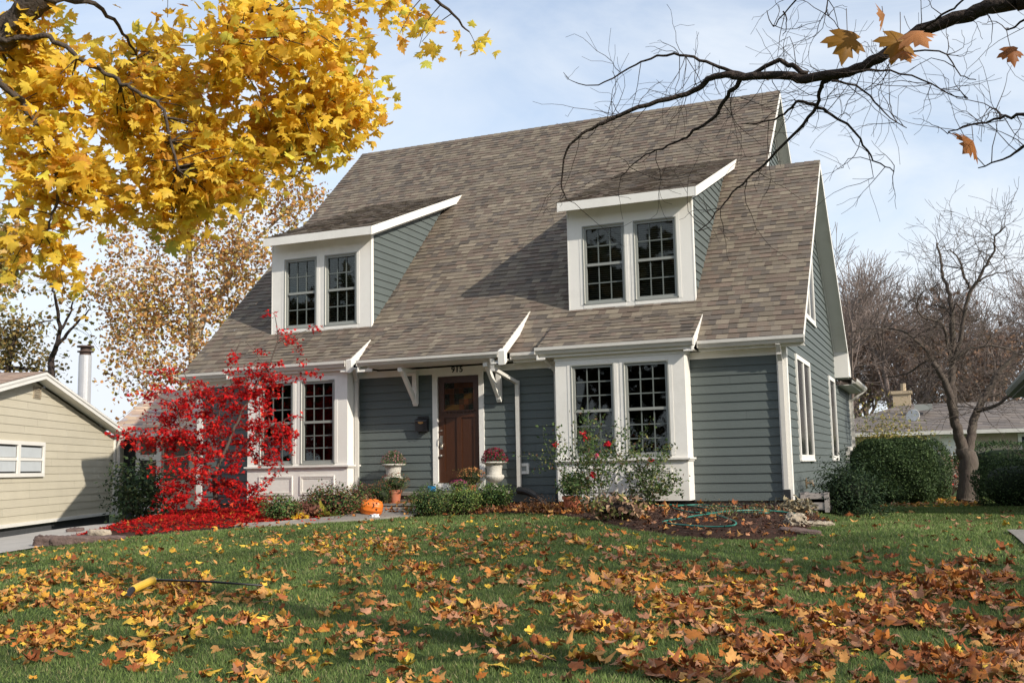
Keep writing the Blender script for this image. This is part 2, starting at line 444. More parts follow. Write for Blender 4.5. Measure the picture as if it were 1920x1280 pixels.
# ---- roof underside, soffits, rakes
def slab_under(x0, x1, ya, za, yb, zb, d=.15):
    one('soffit', lambda t: t.poly([(x0, ya, za-d), (x1, ya, za-d), (x1, yb, zb-d), (x0, yb, zb-d)]))
def rake(x, ya, za, yb, zb, d=.17, t=.022, top=.012):
    one('rake_board', lambda b: b.prism([(ya, za-top), (yb, zb-top), (yb, zb-d-top), (ya, za-d-top)], 0, x-t, x))
slab_under(-.02, XO-.02, EY, EZ, 4.435, ZW); slab_under(-.02, XO-.02, 9.336, 3.178, 4.435, ZW)
rake(XO, EY, EZ, 4.42, ZW-.01); rake(XO, 9.336, 3.178, 4.45, ZW-.01)
slab_under(-1.12, XM-.02, EY, EZ, 7.401, 10.017); slab_under(-1.12, XM-.02, 14.9, 3.1, 7.401, 10.017)
rake(XM, 4.1, MP(4.1), 7.39, 10.0); rake(XM, 14.9, 3.1, 7.41, 10.0)
slab_under(XL+.02, -12.38, EY, EZ, 7.401, 10.017); slab_under(XL+.02, -12.38, 14.9, 3.1, 7.401, 10.017)
rake(XL+.022, EY, EZ, 7.39, 10.0); rake(XL+.022, 14.9, 3.1, 7.41, 10.0)
def strip_yz(x, ya, za, yb, zb, w, t=.018):
    one('frieze_strip', lambda b: b.prism([(ya, za), (yb, zb), (yb, zb-w), (ya, za-w)], 0, x, x+t))
strip_yz(.016, 9.25, 3.10, 4.435, 7.13, .09); strip_yz(.016, 0, MP(0)-.16, 4.435, 7.13, .09)
strip_yz(-1.085, 12.0, 5.55, 7.401, 9.85, .09)
for x0, x1 in ((XL, -11.3), (-8.3, -7.99), (-4.95, -4.36), (-1.44, XO)):
    one('soffit', lambda b: (b.box((x0, -.184, 2.84), (x1, -.005, 2.855)), b.box((x0, -.205, 2.83), (x1, -.1845, 3.0))))
for x0, x1 in ((-12.28, -10.80), (-8.42, -6.745), (-5.65, -4.035), (-1.648, -.14)):
    one('frieze_board', lambda b: b.box((x0, -.024, 2.715), (x1, .0, 2.84)))
one('frieze_board', lambda b: b.box((-6.745, -.03, 2.762), (-5.65, 0, 2.84)))
one('corner_board', lambda b: (b.box((-.14, -.028, .24), (.028, .0, 2.86)), b.box((.0, .0005, .24), (.028, .12, 2.95))))
one('corner_board', lambda b: (b.box((-12.43, -.028, .24), (-12.28, 0, 2.86)), b.box((-12.43, .0005, .24), (-12.40, .12, 2.95))))
one('corner_board', lambda b: b.box((0, 12.53, .3), (.03, 12.68, 2.8)))
one('cornice_return', lambda b: (b.box((.0, 8.72, 2.93), (XO-.03, 9.40, 2.95)), b.prism([(8.72, 2.95), (9.40, 2.95), (9.40, 3.10), (9.30, 3.19), (8.72, 3.67)], 0, XO-.028, XO-.004), b.box((.0, 8.70, 2.93), (XO-.01, 8.718, 3.60))))
one('soffit', lambda b: (b.box((0, 9.41, 2.78), (.34, 13.0, 2.80)), b.box((.3405, 9.41, 2.78), (.36, 13.0, 2.93))))

# ---- clapboard walls
fw = ((0, 0, 0), (1, 0, 0), (0, -1, 0))
for x0, x1 in ((-12.28, -10.79), (-8.43, -6.74), (-5.655, -4.02), (-1.66, -.14)):
    one('front_wall', lambda b: lap(b, [(x0, .24), (x1, .24), (x1, 2.72), (x0, 2.72)], fw, SID), m_siding, color=True)
gw = MB(); fg = ((0, 0, 0), (0, 1, 0), (1, 0, 0))
lap(gw, [(.12, .24), (9.2, .24), (9.2, 3.02), (4.435, 7.05), (.12, 3.08)], fg, SID, z0=.24)
lap(gw, [(9.2, .24), (12.55, .24), (12.55, 2.79), (9.2, 2.79)], fg, SID, z0=.24)
gw.build('gable_wall', m_siding, H, color=True)
one('gable_wall', lambda b: lap(b, [(3.6, 4), (13.5, 4), (7.401, 9.84), (3.6, 6.2)], ((-1.1, 0, 0), (0, 1, 0), (1, 0, 0)), SID), m_siding, color=True)
one('side_wall', lambda b: lap(b, [(.12, .24), (14, .24), (14, 3.4), (7.4, 9.84), (.12, 3.1)], ((-12.4, 0, 0), (0, 1, 0), (-1, 0, 0)), SID), m_siding, color=True)
one('rear_wall', lambda b: lap(b, [(-12.4, .24), (0, .24), (0, 2.9), (-12.4, 2.9)], ((0, 13.6, 0), (1, 0, 0), (0, 1, 0)), SID), m_siding, color=True)
fd = MB(); fd.box((-12.36, .04, -.5), (-.04, .3, .25)); fd.box((-.3, .3, -.5), (-.03, 12.5, .25)); fd.box((-12.36, .3, -.5), (-12.1, 13.5, .25))
fd.build('foundation', m_found, H)
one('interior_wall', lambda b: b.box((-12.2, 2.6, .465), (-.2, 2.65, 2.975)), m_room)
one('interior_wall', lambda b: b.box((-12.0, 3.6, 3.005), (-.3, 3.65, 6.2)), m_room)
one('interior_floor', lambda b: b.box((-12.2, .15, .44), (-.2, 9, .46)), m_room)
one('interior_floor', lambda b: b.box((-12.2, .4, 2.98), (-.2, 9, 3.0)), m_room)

# ---- windows
def window(root, fr, u0, u1, z0, z1, cols, rows, blind=False, sash=True):
    """double-hung window, frame fr = (O, U, Z, N); N points outdoors, n = 0 is the casing's face"""
    w = MB(); fw_ = .045; mid = (z0+z1)/2
    for a, b in (((u0, z0), (u0+fw_, z1)), ((u1-fw_, z0), (u1, z1)), ((u0+fw_, z1-fw_), (u1-fw_, z1)), ((u0+fw_, z0), (u1-fw_, z0+fw_*1.2))):
        w.fbox(fr, (a[0], a[1], -.085), (b[0], b[1], -.018))
    w.fbox(fr, (u0+fw_, mid-.025, -.075), (u1-fw_, mid+.025, -.024))
    # thin outer bead around the sash
    for a, b in (((u0-.022, z0-.022), (u0-.001, z1+.022)), ((u1+.001, z0-.022), (u1+.022, z1+.022)), ((u0-.001, z1+.001), (u1+.001, z1+.022)), ((u0-.03, z0-.03), (u1+.03, z0-.001))):
        w.fbox(fr, (a[0], a[1], -.01), (b[0], b[1], .012))
    wo = w.build('window', m_sash, root)
    p = MB(); p.fbox(fr, (u0+fw_-.005, z0+fw_, -.066), (u1-fw_+.005, z1-fw_+.005, -.062)); p.build('pane', m_glass, wo)
    g = MB(); t = .011
    for (za, zb, nn) in ((mid+.025, z1-fw_, -.050), (z0+fw_*1.2, mid-.025, -.058)):
        for i in range(1, cols):
            x = u0+fw_+(u1-u0-2*fw_)*i/cols; g.fbox(fr, (x-t, za, nn-.004), (x+t, zb, nn+.004))
        for j in range(1, rows):
            z = za+(zb-za)*j/rows; g.fbox(fr, (u0+fw_, z-t, nn-.0035), (u1-fw_, z+t, nn+.0045))
    g.build('muntin_grid', m_muntin, wo)
    if blind:
        b = MB(); z = z0+.06+blind*(z1-z0)
        while z < z1-.05:
            b.fbox(fr, (u0+fw_, z, -.13), (u1-fw_, z+.004, -.155)); b.fbox(fr, (u0+fw_, z+.004, -.14), (u1-fw_, z+.018, -.142)); z += .042
        b.build('blind', m_blind, wo)
    return wo
def panel_with_openings(mb, x0, x1, z0, z1, y, ops, t=.10):
    """white board face at depth y (front), with rectangular openings; t thick towards +y"""
    zs0 = ops[0][2]; zs1 = ops[0][3]
    mb.box((x0, y, z0), (x1, y+t, zs0)); mb.box((x0, y, zs1), (x1, y+t, z1))
    xs = x0
    for (a, b, _, _) in ops:
        mb.box((xs, y, zs0), (a, y+t, zs1)); xs = b
    mb.box((xs, y, zs0), (x1, y+t, zs1))
def xw(y): return (np.array([0, y, 0]), np.array([1, 0, 0]), np.array([0, 0, 1]), np.array([0, -1, 0]))

# ---- bays
def bay(x0, x1, ops):
    b = MB(); y = -.432
    panel_with_openings(b, x0, x1, .264, 2.90, y, ops, .09)
    for xa, xb in ((x0, x0+.09), (x1-.09, x1)):
        b.box((xa, y+.09, .264), (xb, .02, 2.90))
    b.box((x0+.09, y+.09, .264), (x1-.09, .02, .34))
    b.box((x0-.05, y-.055, .965), (x1+.05, .0, .997))                     # sill course
    b.box((x0-.02, y-.02, .935), (x1+.02, -.001, .964))
    b.box((x0-.015, y-.015, 2.79), (x1+.015, -.001, 2.9))
    for (a, c, za, zb) in ops:                                             # casing boards round each sash
        for p, q in (((a-.085, za), (a-.024, zb+.06)), ((c+.024, za), (c+.085, zb+.06)), ((a-.024, zb+.023), (c+.024, zb+.06))):
            b.box((p[0], y-.006, p[1]), (q[0], y, q[1]))
        m = (a+c)/2                                                        # raised panel moulding below
        for s, wd in ((.0, .03), (.045, .014)):
            X0, X1, Z0, Z1 = a-.02+s, c+.02-s, .42+s, .80-s
            yy = y-.018 if s == 0 else y-.010
            b.box((X0, yy, Z0), (X0+wd, y, Z1)); b.box((X1-wd, yy, Z0), (X1, y, Z1)); b.box((X0+wd, yy, Z0), (X1-wd, y, Z0+wd)); b.box((X0+wd, yy, Z1-wd), (X1-wd, y, Z1))
    b.build('bay', m_white, H)
    for (a, c, za, zb) in ops: window(H, xw(y), a, c, za, zb, 3, 3)
W1, W0 = 2.676, 1.045
bay(-4.034, -1.648, [(-3.716, -2.947, W0, W1), (-2.729, -1.955, W0, W1)])
bay(-10.802, -8.423, [(-10.484, -9.715, W0, W1), (-9.497, -8.735, W0, W1)])

# ---- kicked-out roofs over the bays and the porch
def kick(x0, x1, ylow, zlow, yk, rake_d=.17, cheek=.16, fas=.19):
    k = MB(); zk = MP(yk); plane_roof(k, (x0, x1), ylow, zlow, yk+.02, zk+.02*(zk-zlow)/(yk-ylow))
    k.build('roof', m_shingle, H, color=True)
    s = (zk-zlow)/(yk-ylow)
    def K(y): return zlow+s*(y-ylow)
    yc = (zlow-s*ylow-rake_d-(EZ-SL*EY))/(SL-s)                            # where the rake's lower edge meets the main roof
    y0 = ylow-.07
    for xe, sg in ((x1, -1), (x0, 1)):
        one('rake_board', lambda t: (t.prism([(y0, K(y0)-.01), (yk, K(yk)-.008), (yc, K(yc)-rake_d), (y0, K(y0)-rake_d)], 0, xe, xe+sg*.028),
            t.prism([(y0, K(y0)-rake_d-.002), (yc, K(yc)-rake_d-.002), (yc, K(yc)-rake_d-.02), (y0, K(y0)-rake_d-.02)], 0, xe, xe+sg*cheek)))
        xc = xe+sg*cheek
        one('cheek_wall', lambda c: lap(c, [(-.19, MP(-.19)-.02), (-.19, K(-.19)-.03), (yk-.02, K(yk)-.03)], ((xc, 0, 0), (0, 1, 0), (-sg, 0, 0)), SID), m_siding, color=True)
    one('soffit', lambda t: (t.box((x0+.03, ylow-.02, zlow-fas), (x1-.03, ylow+.005, zlow-.012)), t.box((x0+.03, ylow+.0055, zlow-fas), (x1-.03, -.002, zlow-fas+.015))))
kick(-4.34, -1.46, -.505, 3.045, .45); kick(-11.25, -8.34, -.505, 3.045, .45)
kick(-7.97, -4.972, -.75, 3.0, .866, fas=.125)
gutter(H, -4.36, -1.45, -.63, 3.035); gutter(H, -11.27, -8.37, -.63, 3.035); gutter(H, -7.96, -4.99, -.875, 2.985, .105)
gutter(H, XL+.02, -11.28, -.33, 3.005); gutter(H, -4.965, -4.34, -.33, 3.005); gutter(H, -1.44, XO+.02, -.33, 3.005)
# rear wing gutter runs away from us along the side
g = MB(); g.prism([(.36, 2.93), (.36, 2.82), (.44, 2.82), (.485, 2.88), (.485, 2.94), (.475, 2.94), (.47, 2.885), (.435, 2.83), (.37, 2.83), (.37, 2.93)], 1, 9.38, 13.0); g.build('gutter', m_gutter, H)
# white boxed ends of porch and bay eaves
one('eave_return', lambda e: e.prism([(-.86, 2.99), (-.72, 3.05), (-.72, 2.80), (-.83, 2.74)], 0, -4.985, -4.86))
one('eave_return', lambda e: e.prism([(-.60, 3.04), (-.50, 3.07), (-.50, 2.85), (-.58, 2.80)], 0, -8.36, -8.24))

# ---- dormers
ZF, YF = 6.06, .40
def zfix(z, y0, y1): return .886+(z-.886)*(y1+18.133)/(y0+18.133)
p1 = on_y(1305, 348.1, YF); p0 = on_y(1045, 381.6, YF); p2 = on_y(697.7, 423, YF); p3 = on_y(494.9, 447.5, YF)
ZF = (p0[2]+p1[2]+p2[2]+p3[2])/4
def dormer(x0, x1, f0, f1, ops, yk=4.887, bl=(0.0, 0.0)):
    y = .725; zk = MP(yk); s = (zk-ZF)/(yk-YF)
    def K(q): return ZF+s*(q-YF)
    d = MB()
    panel_with_openings(d, x0, x1, 3.76, 5.72, y, ops, .10)
    d.box((x0+.004, y+.006, 5.72), (x1-.004, y+.1, K(y)-.03))
    for (a, c, za, zb) in ops:
        for p, q in (((a-.085, za-.03), (a-.024, zb+.07)), ((c+.024, za-.03), (c+.085, zb+.07)), ((a-.024, zb+.023), (c+.024, zb+.07)), ((a-.024, za-.10), (c+.024, za-.031))):
            d.box((p[0], y-.005, p[1]), (q[0], y, q[1]))
    d.box((x1, y-.004, 3.86), (x1+.022, y+.09, K(y)-.14)); d.box((x0-.022, y-.004, 3.86), (x0, y+.09, K(y)-.14))
    dm = d.build('dormer', m_white, H)
    yt = yk-.42
    for xe, sg in ((x1, 1), (x0, -1)):
        one('side_wall', lambda b: lap(b, [(y+.09, MP(y+.09)-.05), (y+.09, K(y+.09)-.1), (yt, K(yt)-.1)], ((xe, 0, 0), (0, 1, 0), (sg, 0, 0)), SID, z0=3.86), m_siding, dm, True)
    rfm = MB(); plane_roof(rfm, (f0, f1), YF, ZF, yk+.02, K(yk+.02)); rfm.build('dormer_roof', m_shingle, dm, color=True)
    one('fascia', lambda t: t.box((f0+.025, YF-.022, ZF-.18), (f1-.025, YF-.001, ZF-.008)), m_white, dm)
    one('soffit', lambda t: t.poly([(f0, YF, K(YF)-.165), (f1, YF, K(YF)-.165), (f1, yk, K(yk)-.165), (f0, yk, K(yk)-.165)]), m_white, dm)
    yc = (ZF-s*YF-.19-(EZ-SL*EY))/(SL-s); yc2 = (ZF-s*YF-.26-(EZ-SL*EY))/(SL-s)
    for xe, sg in ((f1, -1), (f0, 1)):
        xi = x1 if sg < 0 else x0
        one('rake_board', lambda t: (t.prism([(YF-.024, K(YF)-.012), (yk, K(yk)-.012), (yc, K(yc)-.19), (YF-.024, K(YF)-.19)], 0, xe, xe+sg*.024),
            t.prism([(y, K(y)-.17), (yc, K(yc)-.17), (yc2, K(yc2)-.26), (y, K(y)-.26)], 0, xi-sg*.016, xi-sg*.034)), m_white, dm)
    for (a, c, za, zb), b in zip(ops, bl): window(H, xw(y), a, c, za, zb, 3, 2, blind=b)
D1, D0 = 5.49, 3.991
FR, FL = float(p1[0]), float(p2[0])
dormer(-4.114, -1.674, float(p0[0]), FR, [(-3.808, -3.004, D0, D1), (-2.781, -1.991, D0, D1)], bl=(.02, .02))
dormer(-11.043, -8.561, float(p3[0]), FL, [(-10.71, -9.921, D0, D1), (-9.678, -8.917, D0, D1)], bl=(.28, .02))

# ---- gable side windows (dark screens)
def side_window(y0, y1, z0, z1, split=True, poly=None):
    w = MB(); t = .09
    fr = (np.array([0, 0, 0]), np.array([0, 1, 0]), np.array([0, 0, 1]), np.array([1, 0, 0]))
    for a, b in (((y0, z0), (y0+t, z1)), ((y1-t, z0), (y1, z1)), ((y0+t, z1-t), (y1-t, z1)), ((y0+t, z0), (y1-t, z0+t))):
        w.fbox(fr, (a[0], a[1], -.02), (b[0], b[1], .04))
    w.fbox(fr, (y0-.02, z0-.03, -.02), (y1+.02, z0-.001, .055))
    if split: w.fbox(fr, ((y0+y1)/2-.05, z0+t, -.02), ((y0+y1)/2+.05, z1-t, .036))
    o = w.build('window', m_white, H)
    p = MB(); p.fbox(fr, (y0+t-.002, z0+t, .014), (y1-t+.002, z1-t, .018)); p.build('pane', m_screen, o)
m_screen = mat('dark_screen_glass', (.022, .023, .025), .18, .2, 3, spec=.5)
side_window(1.224, 3.306, .92, 2.842); side_window(7.047, 8.404, .92, 2.87, False)
q0 = on_x(1530, 612, .04); q1 = on_x(1522, 472, .04)
side_window(q0[1]-1.75, q0[1], q0[2], q0[2]+1.55, True)

# ---- front door
dr = MB(); fz = .055
dr.box((-6.635, .03, .61), (-5.755, .075, 2.66))
xa, xb = -6.635, -5.755
for a, b in (((xa, .61), (xa+.13, 2.66)), ((xb-.13, .61), (xb, 2.66)), ((xa+.13, .61), (xb-.13, .84)), ((xa+.13, 1.86), (xb-.13, 2.0)), ((xa+.13, 2.54), (xb-.13, 2.66)), ((-6.245, .84), (-6.145, 1.86))):
    dr.box((a[0], .008, a[1]), (b[0], .031, b[1]))
for i in range(8): dr.box((xa+.16+i*.075, -.012, 1.95), (xa+.195+i*.075, .008, 1.975))
dr.box((xa+.1, -.02, 1.976), (xb-.1, .008, 2.0))
m_door = mat('stained_oak_door', (.058, .020, .008), .3, .45, 5, .2, 30, .5, stretch=(14, 14, 1.2))
door = dr.build('door', m_door, H)
dg = MB()
pal = [(.03, .015, .008), (.05, .018, .008), (.018, .02, .012), (.055, .03, .01), (.012, .01, .008), (.06, .022, .01)]
k = 0
for i in range(6):
    for j in range(5):
        x = xa+.135+i*.102; z = 2.005+j*.106
        dg.box((x, .024+.001*((i+j) % 2), z), (x+.098, .029, z+.102), pal[rng.randrange(6)])
dg.build('leaded_glass', leafmat('leaded_glass', .12, 0, .3, 12, .6), door, color=True)
dh = MB(); m_steel = mat('satin_nickel', (.5, .48, .44), .3, .1, 10, metal=1.0)
dh.box((xa+.035, -.004, 1.26), (xa+.09, .008, 1.52)); dh.tube([(xa+.062, -.005, 1.49), (xa+.062, -.06, 1.47), (xa+.062, -.065, 1.38), (xa+.062, -.005, 1.3)], .011, 8)
dh.lathe([(.0, -.01), (.03, -.008), (.03, .004)], (xa+.062, -.004, 1.62), 12); dh.lathe([(.0, -.01), (.026, -.02), (.03, .0), (.02, .02)], (xa+.062, -.02, 1.13), 12)
dh.build('handle', m_steel, door)
dc = MB()
dc.box((-6.745, -.035, .47), (-6.637, .08, 2.665)); dc.box((-5.753, -.035, .47), (-5.65, .08, 2.665)); dc.box((-6.745, -.035, 2.665), (-5.65, .08, 2.762)); dc.box((-6.637, -.05, .47), (-5.753, .08, .606))
dc.build('door_casing', m_white, H)
cu = bpy.data.curves.new('house_number', 'FONT'); cu.body = '915'; cu.size = .16; cu.extrude = .006; cu.align_x = 'CENTER'; cu.space_character = 1.08; cu.offset = .003
to = bpy.data.objects.new('number_tmp', cu); COL.objects.link(to); bpy.context.view_layer.update()
me = bpy.data.meshes.new_from_object(to.evaluated_get(bpy.context.evaluated_depsgraph_get())); bpy.data.objects.remove(to)
pn = on_y(857, 692, -.036)
me.transform(Matrix.Translation((pn[0], -.0365, pn[2]-.055)) @ Matrix.Rotation(R(90), 4, 'X')); me.name = 'house_number'
link('house_number', me, m_black, H)

# ---- porch brackets
def bracket(x):
    b = MB(); w = .09
    b.prism([(-.03, 2.80), (-.13, 2.80), (-.13, 2.17), (-.08, 2.11), (-.03, 2.17)], 0, x-w/2, x+w/2)
    b.prism([(-.13, 2.815), (-.72, 2.815), (-.72, 2.74), (-.13, 2.74)], 0, x-w/2+.002, x+w/2-.002)
    b.prism([(-.66, 2.742), (-.55, 2.742), (-.1305, 2.30), (-.1305, 2.22), (-.16, 2.20)], 0, x-w/2+.012, x+w/2-.012)
    b.build('bracket', m_white, H)
bracket(float(on_y(778, 745, -.1)[0])); bracket(float(on_y(935, 735, -.1)[0]))

# ---- downspouts
def downspout(pts, w=.075, d=.06):
    t = MB()
    for a, b in zip(pts[:-1], pts[1:]): t.bar(a, b, w, d, up=(0, -1, .01) if abs(b[2]-a[2]) > .3 and abs(b[0]-a[0]) < .2 else (0, 0, 1))
    for p in pts[1:-1]: t.box((p[0]-w*.52, p[1]-d*.55, p[2]-.04), (p[0]+w*.52, p[1]+d*.55, p[2]+.04))
    t.build('downspout', m_gutter, H)
downspout([(-8.33, -.34, 2.90), (-8.35, -.2, 2.70), (-8.365, -.17, 2.66), (-8.365, -.17, .30)])
downspout([(-5.12, -.80, 2.87), (-5.12, -.76, 2.68), (-4.93, -.08, 2.46), (-4.93, -.07, .42)])
downspout([(-4.26, -.40, 2.88), (-4.18, -.25, 2.72), (-4.10, -.2, 2.62), (-4.10, -.2, .42)])
downspout([(-.07, -.27, 2.88), (-.07, -.17, 2.74), (-.07, -.065, 2.60), (-.07, -.065, .38)])
downspout([(.42, 12.7, 2.82), (.2, 12.6, 2.66), (.07, 12.6, 2.55), (.07, 12.6, .35)])
one('downspout_boot', lambda e: e.bar((-.07, -.07, .42), (-.05, -.12, .02), .115, .09, up=(0, -1, 0)), m_black)
one('downspout_boot', lambda e: e.bar((-4.10, -.2, .50), (-4.12, -.22, .08), .1, .085, up=(0, -1, 0)), m_black)
one('downspout_boot', lambda e: e.bar((-8.365, -.17, .46), (-8.36, -.2, .1), .1, .085, up=(0, -1, 0)), m_black)
# corrugated black drain pipe
cp = MB(); a = Vector((-4.93, -.12, .46)); b = Vector((-4.15, -.62, .14)); pts = []; rad = []
for i in range(60):
    t = i/59; p = a.lerp(b, t); p.z += .09*math.sin(t*math.pi)-.03*t*t; pts.append(p); rad.append(.062+.007*(i % 2))
cp.tube(pts, rad, 10); cp.build('drain_pipe', m_black, H)
# dryer vent, meter, spigot, small outlet box
v = MB(); px = on_y(983, 878, -.03); x, z = px[0], px[2]
for a, b in (((-.095, -.1), (-.05, .1)), ((.05, -.1), (.095, .1)), ((-.05, .045), (.05, .1)), ((-.05, -.1), (.05, -.045))): v.box((x+a[0], -.045, z+a[1]), (x+b[0], -.0, z+b[1]))
vo = v.build('wall_vent', m_white, H)
v = MB(); v.box((x-.052, -.03, z-.047), (x+.052, -.012, z+.047)); v.build('vent_flap', m_sash, vo)
v = MB(); v.box((.015, 11.0, .75), (.13, 11.45, 1.25)); v.lathe([(.0, 0), (.09, .0), (.09, .08), (.06, .1), (0, .1)], (.1, 10.6, 1.15), 14); v.box((.02, 10.5, .5), (.10, 10.7, 1.12)); v.build('electric_meter', m_gutter, H)
sp = on_x(1513, 905, .03); v = MB(); v.box((.012, sp[1]-.06, sp[2]-.09), (.03, sp[1]+.06, sp[2]+.09)); v.tube([(.03, sp[1], sp[2]), (.13, sp[1], sp[2]), (.16, sp[1]-.02, sp[2]-.06)], .022, 8); v.lathe([(.0, 0), (.04, .002), (.04, .012), (0, .014)], (.11, sp[1], sp[2]+.035), 10)
v.build('spigot', mat('weathered_brass', (.45, .33, .22), .4, .3, 20, metal=.7), H)
# ------------------------------------------------------------------ light and sky
SUN_EL, SUN_AZ = R(28), R(-21)          # the sun stands to the right (+x) and a little towards the street
sdir = Vector((math.cos(SUN_EL)*math.cos(SUN_AZ), math.cos(SUN_EL)*math.sin(SUN_AZ), math.sin(SUN_EL)))
ld = bpy.data.lights.new('sun', 'SUN'); ld.energy = 5.0; ld.angle = R(.55); ld.color = (1, .925, .80)
lo = bpy.data.objects.new('sun', ld); COL.objects.link(lo); lo.location = (20, -10, 20)
lo.rotation_euler = (-sdir).to_track_quat('-Z', 'Y').to_euler()
w = bpy.data.worlds.new('World'); SC.world = w; w.use_nodes = True
nt = w.node_tree; L = nt.links.new; bg = nt.nodes['Background']
sky = N(nt, 'ShaderNodeTexSky', sky_type='NISHITA', sun_disc=False, sun_elevation=SUN_EL, sun_rotation=R(90)-SUN_AZ, altitude=200, air_density=1.0, dust_density=1.2, ozone_density=1.0)
tc = N(nt, 'ShaderNodeTexCoord'); mp = N(nt, 'ShaderNodeMapping'); mp.inputs['Scale'].default_value = (1.3, 1.3, 4.5); mp.inputs['Rotation'].default_value = (0, 0, .5); L(tc.outputs['Generated'], mp.inputs['Vector'])
n1 = N(nt, 'ShaderNodeTexNoise', Scale=1.6, Detail=7.0, Roughness=.58, Distortion=.7); L(mp.outputs['Vector'], n1.inputs['Vector'])
rp = N(nt, 'ShaderNodeValToRGB'); rp.color_ramp.elements[0].position = .36; rp.color_ramp.elements[0].color = (.24, .24, .24, 1); rp.color_ramp.elements[1].position = .68; rp.color_ramp.elements[1].color = (.86, .86, .86, 1)
L(n1.outputs['Fac'], rp.inputs['Fac'])
sp = N(nt, 'ShaderNodeSeparateXYZ'); L(tc.outputs['Generated'], sp.inputs[0])
mr = N(nt, 'ShaderNodeMapRange'); mr.inputs['From Min'].default_value = .05; mr.inputs['From Max'].default_value = .42; mr.inputs['To Min'].default_value = .60; mr.inputs['To Max'].default_value = 0.0; L(sp.outputs['Z'], mr.inputs['Value'])
ad = N(nt, 'ShaderNodeMath', operation='ADD', use_clamp=True); L(rp.outputs['Color'], ad.inputs[0]); L(mr.outputs['Result'], ad.inputs[1])
mx = N(nt, 'ShaderNodeMixRGB'); L(ad.outputs[0], mx.inputs['Fac']); sg = N(nt, 'ShaderNodeVectorMath', operation='SCALE', Scale=1.75); L(sky.outputs[0], sg.inputs[0]); L(sg.outputs['Vector'], mx.inputs['Color1']); mx.inputs['Color2'].default_value = (7.3, 7.8, 8.4, 1)
L(mx.outputs[0], bg.inputs['Color']); bg.inputs['Strength'].default_value = .125
SC.view_settings.view_transform = 'Standard'; SC.view_settings.look = 'None'; SC.view_settings.exposure = 0; SC.view_settings.gamma = 1
SC.cycles.max_bounces = 6; SC.cycles.transparent_max_bounces = 12

# ------------------------------------------------------------------ ground
def grid_mesh(name, xs, ys, zf, mat, kind='structure'):
    V = np.array([(x, y, zf(x, y)) for y in ys for x in xs]); nx = len(xs)
    T = np.array([(j*nx+i, j*nx+i+1, (j+1)*nx+i+1, (j+1)*nx+i) for j in range(len(ys)-1) for i in range(nx-1)])
    return tag(np_mesh(name, V, T, None, mat, smooth=True), kind=kind)
m_lawn = mat('lawn_turf', (.055, .085, .028), .95, .35, 2.2, .8, 90, .1, dirt=(.075, .065, .028), dirt_amt=.5)
xs = np.concatenate([np.linspace(-600, -40, 12), np.arange(-36, -14, 2.), np.arange(-14, 8, .4), np.arange(8, 36, 2.), np.linspace(40, 600, 12)])
ys = np.concatenate([np.linspace(-300, -30, 8), np.arange(-26, -16, 1.), np.arange(-16, 4, .4), np.arange(4, 40, 2.), np.linspace(44, 800, 12)])
tag(grid_mesh('lawn', xs, ys, gz, m_lawn), 'mown green front lawn sloping gently up to the house', 'lawn')
# the bed's front edge, traced along the ground from the driveway corner to the house's right corner
EDGE_PX = [(82, 1022), (190, 1012), (300, 1002), (400, 994), (480, 989), (560, 983), (640, 978), (700, 974), (760, 969), (850, 966), (930, 963), (1000, 963), (1060, 968), (1120, 978), (1180, 993), (1250, 1003), (1330, 1010), (1420, 1013), (1490, 1008), (1540, 995), (1575, 978)]
EDGE = np.array([on_g(u, v)[:2] for u, v in EDGE_PX])
_o = np.argsort(EDGE[:, 0]); EDGE = EDGE[_o]
def edge_y(x): return float(np.interp(x, EDGE[:, 0], EDGE[:, 1]))
BL0 = (-13.35, .2)
BED = [tuple(p) for p in EDGE]+[(.75, -1.2), (.25, .3), (-12.3, .3), BL0]
def inside(poly, x, y):
    c = False; n = len(poly); j = n-1
    for i in range(n):
        a, b = poly[i], poly[j]
        if (a[1] > y) != (b[1] > y) and x < (b[0]-a[0])*(y-a[1])/(b[1]-a[1])+a[0]: c = not c
        j = i
    return c
def seg_dist(poly, x, y):
    m = 9
    for i in range(len(poly)-1):
        a = poly[i]; b = poly[i+1]; dx, dy = b[0]-a[0], b[1]-a[1]; t = max(0, min(1, ((x-a[0])*dx+(y-a[1])*dy)/(dx*dx+dy*dy+1e-9)))
        m = min(m, math.hypot(x-a[0]-dx*t, y-a[1]-dy*t))
    return m
FRONT = [BL0]+[tuple(p) for p in EDGE]+[(.75, -1.2), (.25, .3)]
def zbed(x, y):
    g_ = gz(x, y)
    return g_+.02+sm(seg_dist(FRONT, x, y)/1.1)*max(.03, .10-g_)
def ztop(x, y): return zbed(x, y) if inside(BED, x, y) else gz(x, y)
def on_b(u, v):
    d = ray(u, v); t = 12.0
    while t < 60:
        p = CAM+d*t
        if p[2] <= ztop(p[0], p[1]): break
        t += .03
    return np.array([p[0], p[1], ztop(p[0], p[1])])
print('EDGE', np.round(EDGE, 2).tolist())
